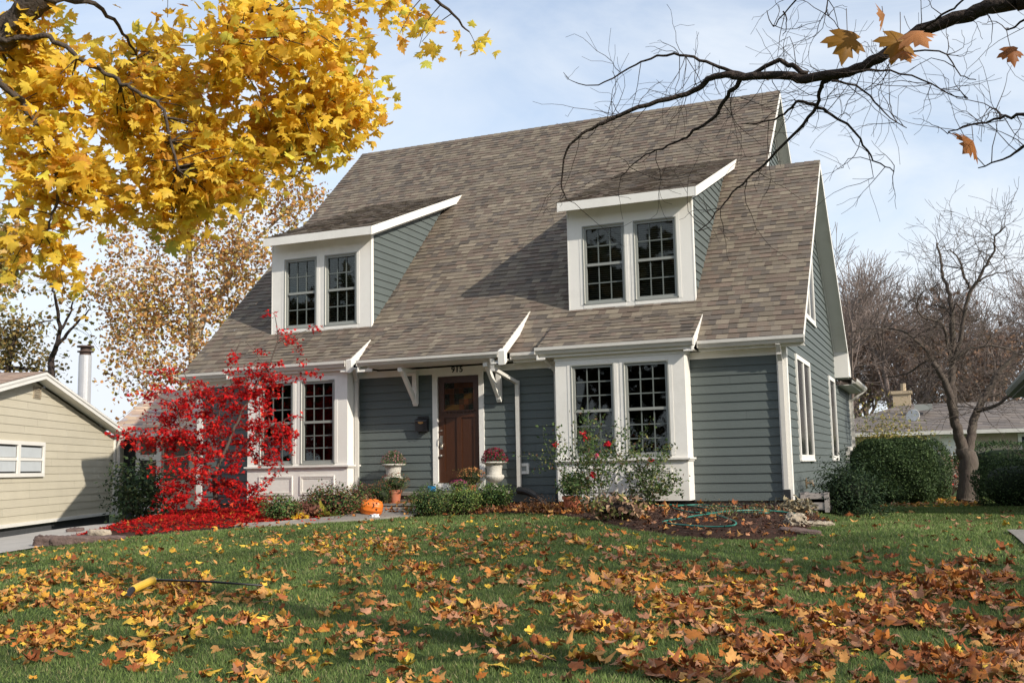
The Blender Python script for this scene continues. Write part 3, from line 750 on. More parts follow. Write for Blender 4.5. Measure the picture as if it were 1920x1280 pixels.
# ------------------------------------------------------------------ bed, path, steps
m_mulch = mat('bark_mulch', (.060, .034, .024), .95, .45, 26, 1.0, 120, .1, dirt=(.11, .07, .05), dirt_amt=.5)
bb = MB(); st = .16; pts = {}
vs = []; fs = []
xs_ = np.arange(-13.6, 1.5, st); ys_ = np.arange(-6.4, .5, st); idx = {}
def bed_v(i, j):
    if (i, j) not in idx:
        x, y = xs_[i], ys_[j]; idx[(i, j)] = len(vs)
        vs.append((x, y, zbed(x, y)+.018*math.sin(x*9+y*4)*math.sin(y*11-x*3)+.01*rng.random() if inside(BED, x, y) else gz(x, y)-.03))
    return idx[(i, j)]
for i in range(len(xs_)-1):
    for j in range(len(ys_)-1):
        if any(inside(BED, xs_[a], ys_[b]) for a in (i, i+1) for b in (j, j+1)):
            fs.append((bed_v(i, j), bed_v(i+1, j), bed_v(i+1, j+1), bed_v(i, j+1)))
tag(np_mesh('garden_bed', np.array(vs), np.array(fs), None, m_mulch, smooth=True), kind='structure')
# walkway curling from the steps along the lawn's edge
def E_(u, v): return on_g(u, v)[:2]
lo_ = [E_(440, 991), E_(500, 988), E_(560, 983.5), E_(600, 981), E_(640, 978.5), E_(675, 976.5), E_(710, 974), E_(745, 971), E_(775, 969)]
up_ = [lo_[0]+(.0, .10), lo_[1]+(.0, .16), lo_[2]+(-.05, .28), lo_[3]+(-.1, .42), lo_[4]+(-.2, .55), lo_[5]+(-.3, .75), (-7.25, -1.95), (-7.2, -1.36), (-5.9, -1.36)]
pw = MB()
for k in range(len(lo_)-1):
    q = [lo_[k], lo_[k+1], up_[k+1], up_[k]]
    zt = [max(ztop(a[0], a[1]), gz(a[0], a[1]))+.035 for a in q]
    zt[2] += .02; zt[3] += .02
    pw.poly([(a[0], a[1], z) for a, z in zip(q, zt)])
    pw.poly([(q[0][0], q[0][1], zt[0]-.1), (q[1][0], q[1][1], zt[1]-.1), (q[1][0], q[1][1], zt[1]), (q[0][0], q[0][1], zt[0])])
    pw.poly([(q[3][0], q[3][1], zt[3]-.1), (q[2][0], q[2][1], zt[2]-.1), (q[2][0], q[2][1], zt[2]), (q[3][0], q[3][1], zt[3])])
tag(pw.build('walkway', m_conc), kind='structure')
PATH = [tuple(a) for a in lo_]+[tuple(a) for a in reversed(up_)]
m_brick = mat('step_brick', (.20, .15, .125), .9, .25, 18, .4, 60, .2)
stp = thing('front_steps', 'low brick and concrete front steps below the wooden door', 'steps', (-6.4, -.7, .1))
b = MB(); b.box((-7.62, -.88, -.15), (-5.16, -.04, .405)); b.build('stoop', m_brick, stp)
b = MB(); b.box((-7.66, -.93, .406), (-5.12, -.036, .457)); b.build('stoop_slab', m_conc, stp)
b = MB(); b.box((-7.2, -1.34, -.15), (-5.6, -.885, .235)); b.build('lower_step', m_brick, stp)
b = MB(); b.box((-7.23, -1.37, .236), (-5.58, -.9305, .275)); b.build('tread', m_conc, stp)
# driveway on the left, slab on the right
def sheet(name, poly, dz, m, n=14):
    (x0, y0), (x1, y1), (x2, y2), (x3, y3) = poly; V = []
    for j in range(n+1):
        for i in range(n+1):
            u, v = i/n, j/n
            x = (x0*(1-u)+x1*u)*(1-v)+(x3*(1-u)+x2*u)*v; y = (y0*(1-u)+y1*u)*(1-v)+(y3*(1-u)+y2*u)*v
            V.append((x, y, gz(x, y)+dz))
    T = [(j*(n+1)+i, j*(n+1)+i+1, (j+1)*(n+1)+i+1, (j+1)*(n+1)+i) for j in range(n) for i in range(n)]
    return tag(np_mesh(name, np.array(V), np.array(T), None, m, smooth=True), kind='structure')
e0 = EDGE[0]
_DY = [-24, -16, -7.2, -5.9, -5.2, 0, 10, 16]; _DX = [-8.2, -9.2, e0[0]+.45, e0[0]+.12, e0[0]-.12, -13.45, -14.3, -14.8]
def drive_x(y): return float(np.interp(y, _DY, _DX))
V = []; T = []; yy = np.arange(-22, 14.1, .5)
for j_, y_ in enumerate(yy):
    for i_ in range(9):
        x_ = drive_x(y_)-3.7*i_/8; V.append((x_, y_, gz(x_, y_)+.025))
for j_ in range(len(yy)-1):
    for i_ in range(8): T.append((j_*9+i_+1, j_*9+i_, (j_+1)*9+i_, (j_+1)*9+i_+1))
tag(np_mesh('driveway', np.array(V), np.array(T), None, mat('driveway_concrete', (.40, .37, .33), .9, .15, 3, .3, 30, .2, dirt=(.2, .18, .15), dirt_amt=.5), smooth=True), kind='structure')
sl0 = on_g(1888, 998)
sheet('side_path', [(sl0[0]+.22, sl0[1]-4.5), (sl0[0]+1.6, sl0[1]-4.5), (sl0[0]+1.4, sl0[1]+.1), (sl0[0]+.0, sl0[1]+.1)], .03, m_conc)
SLAB = [(sl0[0]+.22, sl0[1]-4.5), (sl0[0]+1.6, sl0[1]-4.5), (sl0[0]+1.4, sl0[1]+.1), (sl0[0], sl0[1]+.1)]

# edging stones at the driveway corner of the bed
m_stone = mat('edging_stone', (.15, .105, .092), .9, .25, 10, .7, 40, .2, dirt=(.12, .09, .08), dirt_amt=.5)
m_stone2 = mat('pale_stone', (.40, .34, .26), .9, .25, 10, .8, 30, .2, dirt=(.25, .2, .15), dirt_amt=.5)
def rough_block(c, sx, sy, sz, ang, m, name, label, cat, group=None, rgh=.06, seed=0, round_=.0):
    rg = random.Random(seed); me = bpy.data.meshes.new(name); import bmesh
    bm = bmesh.new(); bmesh.ops.create_cube(bm, size=1)
    bmesh.ops.subdivide_edges(bm, edges=bm.edges[:], cuts=6, use_grid_fill=True)
    for v in bm.verts:
        p = v.co*2
        f = (1-round_)+round_/max(.3, p.length)*1.15
        e = 1-.10*max(0, sum(abs(a) > .99 for a in p)-1)
        v.co = Vector((p.x*f*e*sx/2, p.y*f*e*sy/2, p.z*f*e*sz/2))+Vector((rg.gauss(0, 1), rg.gauss(0, 1), rg.gauss(0, 1)))*rgh*min(sx, sy, sz)
    bm.to_mesh(me); bm.free(); me.polygons.foreach_set('use_smooth', [True]*len(me.polygons))
    o = link(name, me, m); o.location = Vector([float(a) for a in c])+Vector((0, 0, sz/2-.02)); o.rotation_euler = (rg.gauss(0, .04), rg.gauss(0, .04), ang)
    return tag(o, label, cat, group)
lab = ['brown edging block at the driveway end of the red leaf bed', 'brown edging block second from the driveway along the red bed', 'brown edging block third from the driveway along the red bed', 'brown edging block fourth from the driveway along the red bed', 'low brown edging block sunk furthest from the driveway corner']
for i, (u, v) in enumerate([(88, 1022), (117, 1020), (148, 1017), (180, 1014), (212, 1011)]):
    p = on_g(u, v+2); rough_block(p, .34, .18, .17-.02*i, math.atan2(EDGE[2][1]-EDGE[0][1], EDGE[2][0]-EDGE[0][0])*.6, m_stone, 'edging_block', lab[i], 'edging block', 'edging blocks round the red leaf bed', seed=i)
p = on_g(90, 1008); rough_block(p+np.array([-.3, .9, .0]), .28, .22, .13, .5, m_stone, 'edging_block', 'tall brown block stacked on the driveway corner of the bed', 'edging block', 'edging blocks round the red leaf bed', seed=11)
p = on_b(128, 990); rough_block(p+np.array([-.2, .3, -.02]), .6, .16, .10, .25, m_stone, 'edging_block', 'long brown block behind the bed against the dark foundation', 'edging block', 'edging blocks round the red leaf bed', seed=12)
p = on_b(186, 1004); rough_block(p, .34, .2, .11, .2, m_stone2, 'field_stone', 'pale flat stone lying among red leaves', 'stone', seed=21, rgh=.05, round_=.3)
p = on_b(1492, 985); rough_block(p, .26, .2, .17, .4, m_stone2, 'field_stone', 'chunky pale boulder at the right end of the mulch bed', 'stone', seed=22, rgh=.11, round_=.5)
p = on_b(1527, 984); rough_block(p, .5, .18, .07, .3, m_stone2, 'field_stone', 'long flat pale stone beside the hose reel box', 'stone', seed=23, rgh=.16, round_=.5)
p = on_b(1500, 998); rough_block(p, .5, .22, .07, -.1, m_stone, 'field_stone', 'thin grey slate slab in front of the pale boulder', 'stone', seed=24, rgh=.08, round_=.3)

# ------------------------------------------------------------------ grass and leaves on the lawn
def is_lawn(x, y):
    if y < -7.5 and x > -8 and x < 2.9: return True
    if inside(BED, x, y) or inside(PATH, x, y) or inside(SLAB, x, y): return False
    if -12.6 < x < .15 and y > -.3: return False
    if x < drive_x(y): return False
    return True
def fan_points(n, r0, r1, pw_, half=30):
    u = nr.random(n); k = 2-pw_                     # areal density ~ r^-pw
    r = (r0**k+(r1**k-r0**k)*u)**(1/k); a = R(half)*(2*nr.random(n)-1)-YAW
    return CAM[0]+r*np.sin(a), CAM[1]+r*np.cos(a), r
gx, gy, gr = fan_points(520000, 4.2, 36, 1.35)
keep = np.array([is_lawn(x, y) for x, y in zip(gx, gy)]); gx, gy, gr = gx[keep], gy[keep], gr[keep]
n = len(gx); g0 = np.array([gz(x, y) for x, y in zip(gx, gy)])
a = nr.random(n)*math.tau; wd = (.0028+.002*nr.random(n))*np.maximum(1, gr/6.5); hh = (.015+.024*nr.random(n))*(1+.35*np.clip(np.sin(gx*5.3+gy*3.1)*np.sin(gy*6.1-gx*2.3), -.5, 1))
ln = nr.normal(size=(n, 2))*.018
dx = np.cos(a)*wd; dy = np.sin(a)*wd
V = np.empty((n, 3, 3)); V[:, 0] = np.stack([gx-dx, gy-dy, g0-.006], 1); V[:, 1] = np.stack([gx+dx, gy+dy, g0-.006], 1); V[:, 2] = np.stack([gx+ln[:, 0], gy+ln[:, 1], g0+hh], 1)
pt = np.sin(gx*1.7+gy*.6)+np.sin(gy*2.3-gx*.8)+.6*np.sin(gx*4.1-gy*3.3)
base = np.array([.148, .208, .060])*(1+.13*pt[:, None]); dry = np.array([.30, .26, .14])
mixv = ((nr.random(n) < .08+.10*np.clip(pt-.6, 0, 2)+.10*(np.sin(gx*9+gy*2)*np.sin(gy*8-gx*3) > .55)).astype(float)*.8)[:, None]
C = (base*(1-mixv)+dry*mixv)*(1+nr.normal(size=(n, 1))*.2); C = np.clip(C, .006, 1)
m_grass = leafmat('grass_blade', .6, .35, .1, 3, .25)
tag(np_mesh('grass', V.reshape(-1, 3), np.arange(n*3).reshape(-1, 3), np.repeat(C, 3, 0), m_grass), 'short dark green grass blades of the front lawn', 'grass', kind='stuff')

DB = [(1500, 1190, 300, 70, .9), (1770, 1105, 120, 40, 1.3), (1800, 1140, 160, 40, .9), (1270, 1085, 170, 28, .75), (1700, 1240, 300, 45, 1.0), (1880, 1240, 150, 60, 1.0), (950, 1155, 230, 38, .75), (830, 1070, 260, 45, .42), (140, 1125, 190, 50, 1.0), (90, 1195, 200, 35, .9), (330, 1112, 160, 22, .65), (660, 1022, 130, 18, .45), (600, 1250, 300, 45, .35), (1150, 1250, 200, 40, .3), (420, 1180, 250, 40, .4), (900, 1010, 300, 25, .20), (1300, 1150, 150, 60, .55)]
def dens(u, v):
    d = .045 if v > 1005 else .03
    for (a, b_, ru, rv, k) in DB:
        q = ((u-a)/ru)**2+((v-b_)/rv)**2
        if q < 9: d += k*math.exp(-q*.9)
    return min(1.15, d)
lx, ly, lr = fan_points(80000, 4.4, 21, .6)
cl = nr.random(len(lx)); sel = []
for i in range(len(lx)):
    if not is_lawn(lx[i], ly[i]): continue
    z = gz(lx[i], ly[i]); u, v, _ = to_px((lx[i], ly[i], z))
    patch = .55+.45*math.sin(lx[i]*3.1+ly[i]*2.2)*math.sin(ly[i]*3.7-lx[i]*1.9)+.3*math.sin(lx[i]*7+ly[i]*5)
    if cl[i] < dens(u, v)*max(.06, patch*1.25-.12)*.66: sel.append((lx[i], ly[i], z, u, v, lr[i]))
sel = np.array(sel); print('fallen leaves', len(sel))
GOLD, YEL, TAN, ORG, RUST, BRN, PINK = (.56, .30, .045), (.66, .44, .06), (.50, .26, .085), (.42, .155, .035), (.26, .085, .03), (.155, .065, .03), (.40, .20, .115)
def leaf_col(u, v):
    t = sm((u-150)/900)*.6+sm((u-1100)/500)*.4+rng.gauss(0, .12)
    r = rng.random()
    if t < .25: return rng.choice([GOLD, YEL, GOLD, TAN, ORG, TAN, TAN]) if r < .85 else RUST
    if t < .75: return rng.choice([TAN, GOLD, ORG, TAN, RUST, PINK, ORG, TAN, RUST, YEL, PINK])
    return rng.choice([RUST, RUST, BRN, ORG, PINK, TAN, RUST, PINK, ORG]) if r < .95 else YEL
ucol = [leaf_col(u, v) for u, v in sel[:, 3:5]]
lcol = np.array([[c*1.12*(1+g_) for c in k] for k in ucol for g_ in (rng.gauss(0, .16),)])
lsz = (.052+.066*nr.random(len(sel))**1.4)*np.where(sel[:, 3] > 1050, 1.08, .95)
lpos = np.stack([sel[:, 0], sel[:, 1], sel[:, 2]+.004+.034*nr.random(len(sel))], 1)
inframe = (sel[:, 3] > -15) & (sel[:, 3] < 1935) & (sel[:, 4] < 1300)
order = np.argsort(np.where(inframe, -lsz/sel[:, 5], 0)); near = order[:300]; rest = order[300:]
up = np.array([[0, 0, 1.]])
_cv = LEAF_MAPLE[0].copy(); _a = _cv[:, 0]*2.6; _cv[:, 0] = np.sin(_a)/2.6; _cv[:, 2] += (1-np.cos(_a))/2.6+.25*(_cv[:, 1]-.3)**2
LEAF_CURL = (_cv, LEAF_MAPLE[1])
half = nr.random(len(rest)) < .55; ra, rb = rest[half], rest[~half]
leaf_cloud('leaf_litter', lpos[ra], lsz[ra], lcol[ra], LEAF_MAPLE, m_leaf_dry, rot=rots(len(ra), up, .3), vary=.45)['kind'] = 'stuff'
o = leaf_cloud('curled_leaf_litter', lpos[rb]+np.array([0, 0, .008]), lsz[rb]*.9, lcol[rb]*np.array([.92, .86, .82]), LEAF_CURL, m_leaf_dry, rot=rots(len(rb), up, .45), vary=.5)
tag(o, 'crumpled curled brown leaves mixed among the flat ones on the lawn', 'leaves', kind='stuff')
tag(bpy.data.objects['leaf_litter'], 'many fallen orange and brown maple leaves scattered across the lawn', 'leaves')
NAMES = {GOLD: ('golden', 'golden maple leaf'), YEL: ('yellow', 'bright yellow maple leaf'), TAN: ('tan', 'tan maple leaf'), ORG: ('orange', 'dull orange maple leaf'), RUST: ('rust brown', 'rust brown maple leaf'), BRN: ('dark brown', 'dark brown maple leaf'), PINK: ('pinkish tan', 'pinkish tan maple leaf')}
for i in near:
    o = leaf_cloud('fallen_leaf', np.zeros((1, 3)), lsz[i:i+1], lcol[i:i+1], LEAF_MAPLE if rng.random() < .6 else LEAF_CURL, m_leaf_dry, rot=rots(1, up, .3), vary=.45)
    o.location = Vector([float(a) for a in lpos[i]])
    tag(o, 'curled %s lying on the near part of the front lawn' % NAMES[ucol[i]][1], 'fallen leaf', 'fallen %s maple leaves on the near lawn' % NAMES[ucol[i]][0])

# litter in the bed and on the steps
def scatter(name, label, cat, test, box, n, size, pal, shape, m, vary=.5, lift=.015, jit=.4, wts=None):
    P = []; k = 0
    while len(P) < n and k < n*40:
        k += 1; x = rng.uniform(box[0], box[1]); y = rng.uniform(box[2], box[3])
        if inside(BED, x, y) and rng.random() < test(x, y): P.append((x, y, zbed(x, y)+lift+rng.random()*.03))
    P = np.array(P)
    o = leaf_cloud(name, P, size[0]+(size[1]-size[0])*nr.random(len(P)), pick_cols(len(P), pal, wts, .15), shape, m, rot=rots(len(P), up, jit), vary=vary)
    return tag(o, label, cat, kind='stuff')
MAPLE_AT = on_b(402, 966)
print('MAPLE_AT', MAPLE_AT)
scatter('red_leaf_litter', 'carpet of fallen red maple leaves under the small red tree', 'leaves', lambda x, y: math.exp(-((x-MAPLE_AT[0]+.5)**2/8.0+(y-MAPLE_AT[1]+1.0)**2/5.0)), (-13.2, -6.9, -5.4, .2), 9000, (.05, .085), [(.40, .010, .012), (.54, .018, .014), (.28, .008, .010), (.44, .03, .015), (.55, .24, .05)], LEAF_STAR, m_leaf_red, wts=(3, 3, 2, 2, .35))
scatter('dry_leaf_litter', 'dry brown leaves blown into the mulch bed', 'leaves', lambda x, y: max(.03, math.exp(-((x+3.9)**2/2.2+(y+1.2)**2/.35)))+.3*math.exp(-((x+7.6)**2/.5+(y+2.2)**2/.8)), (-8.4, 1, -5.5, .1), 1500, (.05, .11), [ORG, RUST, TAN, BRN, PINK], LEAF_MAPLE, m_leaf_dry, vary=.8)
scatter('bark_chips', 'dark bark chips covering the right mulch bed', 'mulch', lambda x, y: 1, (-6, 1.2, -5.6, .0), 5200, (.03, .07), [(.07, .035, .025), (.12, .07, .05), (.04, .025, .02), (.16, .10, .075), (.10, .04, .03)], LEAF_LONG, m_leaf_dry, jit=.6, lift=.0)
# a few leaves on the steps
P = np.array([(rng.uniform(-7.1, -6.3), rng.uniform(-1.35, -.95), .29) for _ in range(26)]+[(rng.uniform(-7.1, -6.2), rng.uniform(-2.0, -1.45), .17) for _ in range(30)])
tag(leaf_cloud('step_leaf_litter', P, .06+.04*nr.random(len(P)), pick_cols(len(P), [ORG, RUST, TAN]), LEAF_MAPLE, m_leaf_dry, rot=rots(len(P), up, .4), vary=.8), 'dry orange leaves gathered on the lower front step', 'leaves', kind='stuff')
# ------------------------------------------------------------------ garden things
GRN = [(.06, .115, .03), (.08, .145, .035), (.04, .08, .024), (.11, .17, .045), (.14, .18, .05)]
DGRN = [(.030, .058, .026), (.042, .078, .032), (.022, .044, .02), (.06, .095, .035)]
m_stem = mat('shrub_stem', (.10, .07, .045), .9, .3, 20)
def stems(mb, c, n, h, spread, r=.006, wob=.12):
    for i in range(n):
        a = rng.random()*math.tau; s = spread*rng.random()**.5
        d = Vector((math.cos(a)*s, math.sin(a)*s, 1)).normalized()
        p, _ = wander(Vector((c[0]+math.cos(a)*s*.15, c[1]+math.sin(a)*s*.15, c[2]-.03)), d, h*(.7+.3*rng.random()), 5, wob, .02, rng)
        mb.tube(p, [r, r*.9, r*.8, r*.65, r*.5, r*.35], 4, cap=False)
def bush(name, label, cat, c, rad, n, size, pal, shape=LEAF_OVAL, m=None, group=None, nst=10, shell=.35, lumps=7, flat=.0, flowers=None, wts=None, core=None, upb=.5, gain=1.45):
    """mound of leaves: lumpy clumps of leaf faces inside an ellipsoid standing on c"""
    t = thing(name, label, cat, c, group)
    c = np.array(c, float); rx, ry, rz = rad; ctr = c+np.array([0, 0, rz*.95])
    P = ball(n, shell)
    dirs = unit(nr.normal(size=(lumps*3, 3))); amp = .10+.12*nr.random(lumps*3)
    bump = 1+((np.maximum(0, P@dirs.T)**6)*amp).sum(1)*1.1-.08
    P = P*bump[:, None]; nrm = unit(P*np.array([1/rx, 1/ry, 1/rz]))
    W = ctr+P*np.array(rad); low = W[:, 2] < c[2]+.01; W[low, 2] = c[2]+.02+nr.random(low.sum())*.12
    C = pick_cols(n, np.array(pal)*gain, wts, .2)
    leaf_cloud('foliage', W, size[0]+(size[1]-size[0])*nr.random(n), C, shape, m or m_leaf_green, t, rot=rots(n, nrm+np.array([0, 0, upb]), .8, nrm+np.array([0, 0, .3]), .8), vary=.3)
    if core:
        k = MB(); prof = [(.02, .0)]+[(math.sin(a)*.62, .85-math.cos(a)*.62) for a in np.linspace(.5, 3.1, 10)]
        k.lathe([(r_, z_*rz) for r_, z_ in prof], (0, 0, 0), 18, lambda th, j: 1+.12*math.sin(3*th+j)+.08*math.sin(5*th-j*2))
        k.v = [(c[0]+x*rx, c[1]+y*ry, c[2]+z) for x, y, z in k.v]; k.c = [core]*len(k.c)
        k.build('dark_core', m_leaf_green, t, smooth=True, color=True)  # solid filler, dark for the bush's inner shade, blocks the view through
    s = MB(); stems(s, c, nst, rz*1.5, min(.9, rx/rz*.7)); s.build('stem', m_stem, t)
    if flowers:
        fn, fs, fp = flowers; Q = ball(fn, .9); Q[:, 2] = np.abs(Q[:, 2])*.95+.02; Q = Q*1.04
        leaf_cloud('flower', ctr+Q*np.array(rad), fs*(.7+.6*nr.random(fn)), pick_cols(fn, fp, None, .2), LEAF_CHUNK, m_flower, t, rot=rots(fn, unit(Q)+np.array([0, -.3, .4]), .5))['kind'] = 'stuff'
    return t
def pxpos(u, v, y=None): return on_b(u, v) if y is None else on_y(u, v, y)

# boxwoods in front of the steps
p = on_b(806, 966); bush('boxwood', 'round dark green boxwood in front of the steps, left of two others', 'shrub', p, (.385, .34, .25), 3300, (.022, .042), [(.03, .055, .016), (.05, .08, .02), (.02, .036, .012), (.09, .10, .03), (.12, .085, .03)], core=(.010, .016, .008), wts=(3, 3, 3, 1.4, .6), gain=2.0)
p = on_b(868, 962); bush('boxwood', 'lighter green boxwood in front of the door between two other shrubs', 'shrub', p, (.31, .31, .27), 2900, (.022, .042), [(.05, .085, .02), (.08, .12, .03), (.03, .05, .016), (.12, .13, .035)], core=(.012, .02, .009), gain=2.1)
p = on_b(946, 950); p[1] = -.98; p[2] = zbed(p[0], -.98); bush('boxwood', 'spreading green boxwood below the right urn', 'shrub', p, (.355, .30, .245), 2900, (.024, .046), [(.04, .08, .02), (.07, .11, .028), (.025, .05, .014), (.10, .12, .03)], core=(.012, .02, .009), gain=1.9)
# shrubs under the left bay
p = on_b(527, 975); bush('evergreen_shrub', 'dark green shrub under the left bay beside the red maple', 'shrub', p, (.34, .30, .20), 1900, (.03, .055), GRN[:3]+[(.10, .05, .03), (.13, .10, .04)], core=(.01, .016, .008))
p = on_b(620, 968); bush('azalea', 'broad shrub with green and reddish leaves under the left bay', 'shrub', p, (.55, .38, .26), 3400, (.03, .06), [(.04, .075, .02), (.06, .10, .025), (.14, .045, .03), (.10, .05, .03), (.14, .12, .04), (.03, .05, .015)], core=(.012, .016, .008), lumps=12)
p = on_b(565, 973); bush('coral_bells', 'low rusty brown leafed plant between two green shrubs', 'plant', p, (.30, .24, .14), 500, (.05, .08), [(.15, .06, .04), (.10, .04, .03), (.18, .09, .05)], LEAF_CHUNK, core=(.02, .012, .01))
p = on_b(676, 955); bush('azalea', 'reddish twiggy shrub beside the carved pumpkin', 'shrub', p, (.30, .26, .25), 1300, (.025, .045), [(.12, .05, .035), (.05, .08, .02), (.16, .07, .05), (.04, .06, .02)], core=(.012, .016, .008))
def hosta(p, label, n=26, s=.26, pal=((.22, .24, .05), (.35, .30, .05), (.16, .2, .045), (.45, .36, .07))):
    a = nr.random(n)*math.tau; d = np.stack([np.cos(a), np.sin(a), .25+.9*nr.random(n)], 1)
    P = np.array(p)+np.stack([np.cos(a)*.04, np.sin(a)*.04, .03*np.ones(n)], 1)
    t = thing('hosta', label, 'plant', p)
    leaf_cloud('foliage', P, s*(.6+.5*nr.random(n)), pick_cols(n, pal, None, .15), LEAF_LONG, m_leaf, t, rot=rots(n, np.array([[0, 0, 1.]]), .3, d, .1), vary=.5)
    s_ = MB(); stems(s_, p, 4, .1, .4, .005); s_.build('stem', m_stem, t)
hosta(on_b(612, 972), 'yellowing strappy hosta in front of the left bay shrubs'); hosta(on_b(655, 966), 'green and yellow hosta clump nearest the carved pumpkin', 22, .24, ((.14, .2, .045), (.3, .28, .05), (.1, .15, .04)))
p = on_b(562, 977); bush('coral_bells', 'small bright yellow leafed plant at the bed edge', 'plant', p, (.10, .10, .06), 90, (.05, .08), [(.62, .38, .03), (.7, .45, .05)], LEAF_CHUNK, m_leaf, nst=3)
# green shrub at the far left of the red maple
p = on_b(262, 975); pz = np.array([-13.0, -.2, gz(-13.0, -.2)]); pz = at_d(262, 968, 23.2); pz[2] = gz(pz[0], pz[1])
bush('privet_bush', 'loose dark green bush beside the beige house behind the red maple', 'shrub', pz, (.62, .5, .62), 2600, (.06, .11), DGRN+[(.05, .08, .025), (.09, .11, .04)], nst=26, shell=.1, lumps=14, gain=.9)
# small low plants right of the walkway
k = 0
for (u, v, lb) in [(1375, 972, 'scraggly low weed behind the green hose coils'), (1425, 968, 'thin low weed next to the right corner downspout'), (1340, 966, 'small sprouting weed at the foot of the grey wall')]:
    p = on_b(u, v); bush('weed', lb, 'plant', p, (.2, .15, .12), 120, (.02, .045), [(.07, .11, .03), (.13, .12, .05), (.16, .12, .07)], nst=8, shell=0)
p = on_b(1010, 958); bush('dried_perennial', 'dry brown stalks in the bed beside the black drain pipe', 'plant', p, (.38, .22, .13), 260, (.03, .06), [(.2, .10, .05), (.14, .08, .05), (.3, .16, .08)], LEAF_LONG, m_leaf_dry, nst=34, shell=0)
p = on_b(1500, 966); bush('ornamental_grass', 'dried tan ornamental grass tuft in front of the hose reel box', 'plant', (p[0]-.05, p[1], p[2]), (.32, .16, .13), 420, (.05, .12), [(.2, .17, .11), (.12, .11, .08), (.28, .22, .13)], LEAF_LONG, m_leaf_dry, nst=26, shell=0)

# chrysanthemums
MUM = [(.05, .085, .022), (.075, .11, .03), (.035, .06, .018), (.11, .12, .04)]
def pot(t, c, r, h, m=None):
    b = MB(); b.lathe([(.0, 0), (r*.68, 0), (r*.88, h*.74), (r*.90, h*.76), (r*1.0, h*.76), (r*1.02, h), (r*.90, h), (r*.86, h*.8), (0, h*.8)], c, 28)
    b.build('pot', m or m_terra, t, smooth=False)
def mum(name, label, c, rad, fl, potted=None, n=1300, pal=MUM):
    z = c[2]; cc = np.array(c, float)
    if potted: cc[2] += potted[1]*.85
    t = bush(name, label, 'potted flowers', cc, rad, n, (.018, .034), pal, LEAF_LONG, flowers=fl, nst=16, core=(.02, .03, .012), lumps=4)
    if potted: pot(t, (c[0], c[1], z), potted[0], potted[1])
    return t
q = on_y(741, 942, -1.15); mum('chrysanthemum', 'rust tipped chrysanthemum in a terracotta pot on the lower step', (q[0], -1.15, .275), (.27, .26, .185), (150, .02, [(.25, .07, .05), (.3, .12, .06), (.18, .06, .04)]), (.125, .24))
q = on_y(715, 945, -1.25); q[2] = zbed(q[0], -1.25); mum('chrysanthemum', 'dull rust chrysanthemum mound just behind the carved pumpkin', (q[0], -1.25, q[2]), (.29, .26, .22), (130, .02, [(.22, .07, .03), (.28, .11, .04)]), (.11, .1))
q = on_y(882, 920, -.66); mum('chrysanthemum', 'orange and brown chrysanthemum on the stoop before the door', (q[0], -.60, .457), (.26, .22, .175), (230, .026, [(.36, .13, .05), (.5, .28, .09), (.25, .10, .05)]), (.10, .12), pal=[(.07, .08, .025), (.11, .10, .03), (.05, .055, .018)])
q = on_y(858, 922, -.80); mum('chrysanthemum', 'magenta chrysanthemum low on the front edge of the stoop', (q[0], -.76, .457), (.18, .11, .09), (150, .028, [(.30, .035, .12), (.22, .02, .07), (.36, .06, .16)]), (.07, .06), n=500)
# cast stone urns with flowers
def urn(label, x, y, z, fl, pal, h=.54):
    t = thing('urn_planter', label, 'urn', (x, y, z))
    b = MB(); b.box((x-.115, y-.115, z), (x+.115, y+.115, z+.035))
    b.lathe([(.0, .035), (.11, .035), (.105, .055), (.06, .10), (.045, .135), (.055, .15), (.075, .16)], (x, y, z), 28)
    b.lathe([(.06, .155), (.12, .18), (.165, .225), (.178, .265), (.165, .295)], (x, y, z), 60, lambda th, j: 1+.035*abs(math.sin(th*10)))
    b.lathe([(.15, .29), (.135, .32), (.14, .40), (.155, .47), (.165, .50), (.215, .505), (.232, .515), (.232, .535), (.21, .54), (.18, .53), (.17, .48), (.0, .47)], (x, y, z), 40, lambda th, j: 1+(.03*math.sin(th*7)*math.sin(j*1.7+th*2)+.02*math.sin(th*13+j*2) if 1 <= j <= 3 else 0))
    b.build('urn', m_urn, t, smooth=True)
    c = np.array([x, y, z+.50]); n = 1500
    Pp = ball(n, .3); Pp[:, 2] = np.abs(Pp[:, 2])*1.0
    W = c+Pp*np.array([.25, .23, .29]); nrm = unit(Pp+np.array([0, 0, .3]))
    leaf_cloud('foliage', W, .02+.02*nr.random(n), pick_cols(n, pal, None, .18), LEAF_LONG, m_leaf_green, t, rot=rots(n, nrm, .8, nrm, .6), vary=.3)
    fn = fl[0]; Q = unit(nr.normal(size=(fn, 3))); Q[:, 2] = np.abs(Q[:, 2])*.9+.15; Q = unit(Q)*(.96+.12*nr.random((fn, 1)))
    leaf_cloud('flower', c+Q*np.array([.25, .23, .29]), fl[1]*(.7+.6*nr.random(fn)), pick_cols(fn, fl[2], None, .2), LEAF_CHUNK, m_flower, t, rot=rots(fn, Q, .5))['kind'] = 'stuff'
ul = on_y(739, 868, -.35); ur = on_y(928, 864, -.35)
urn('pale stone urn of green and dusty pink flowers left of the door', float(ul[0]), -.38, .457, (240, .022, [(.32, .12, .14), (.28, .10, .10), (.36, .2, .2)]), [(.08, .13, .035), (.11, .16, .045), (.05, .09, .025)])
urn('pale stone urn full of dark crimson flowers right of the door', float(ur[0]), -.38, .457, (330, .034, [(.20, .012, .035), (.26, .02, .05), (.14, .01, .025)]), MUM)

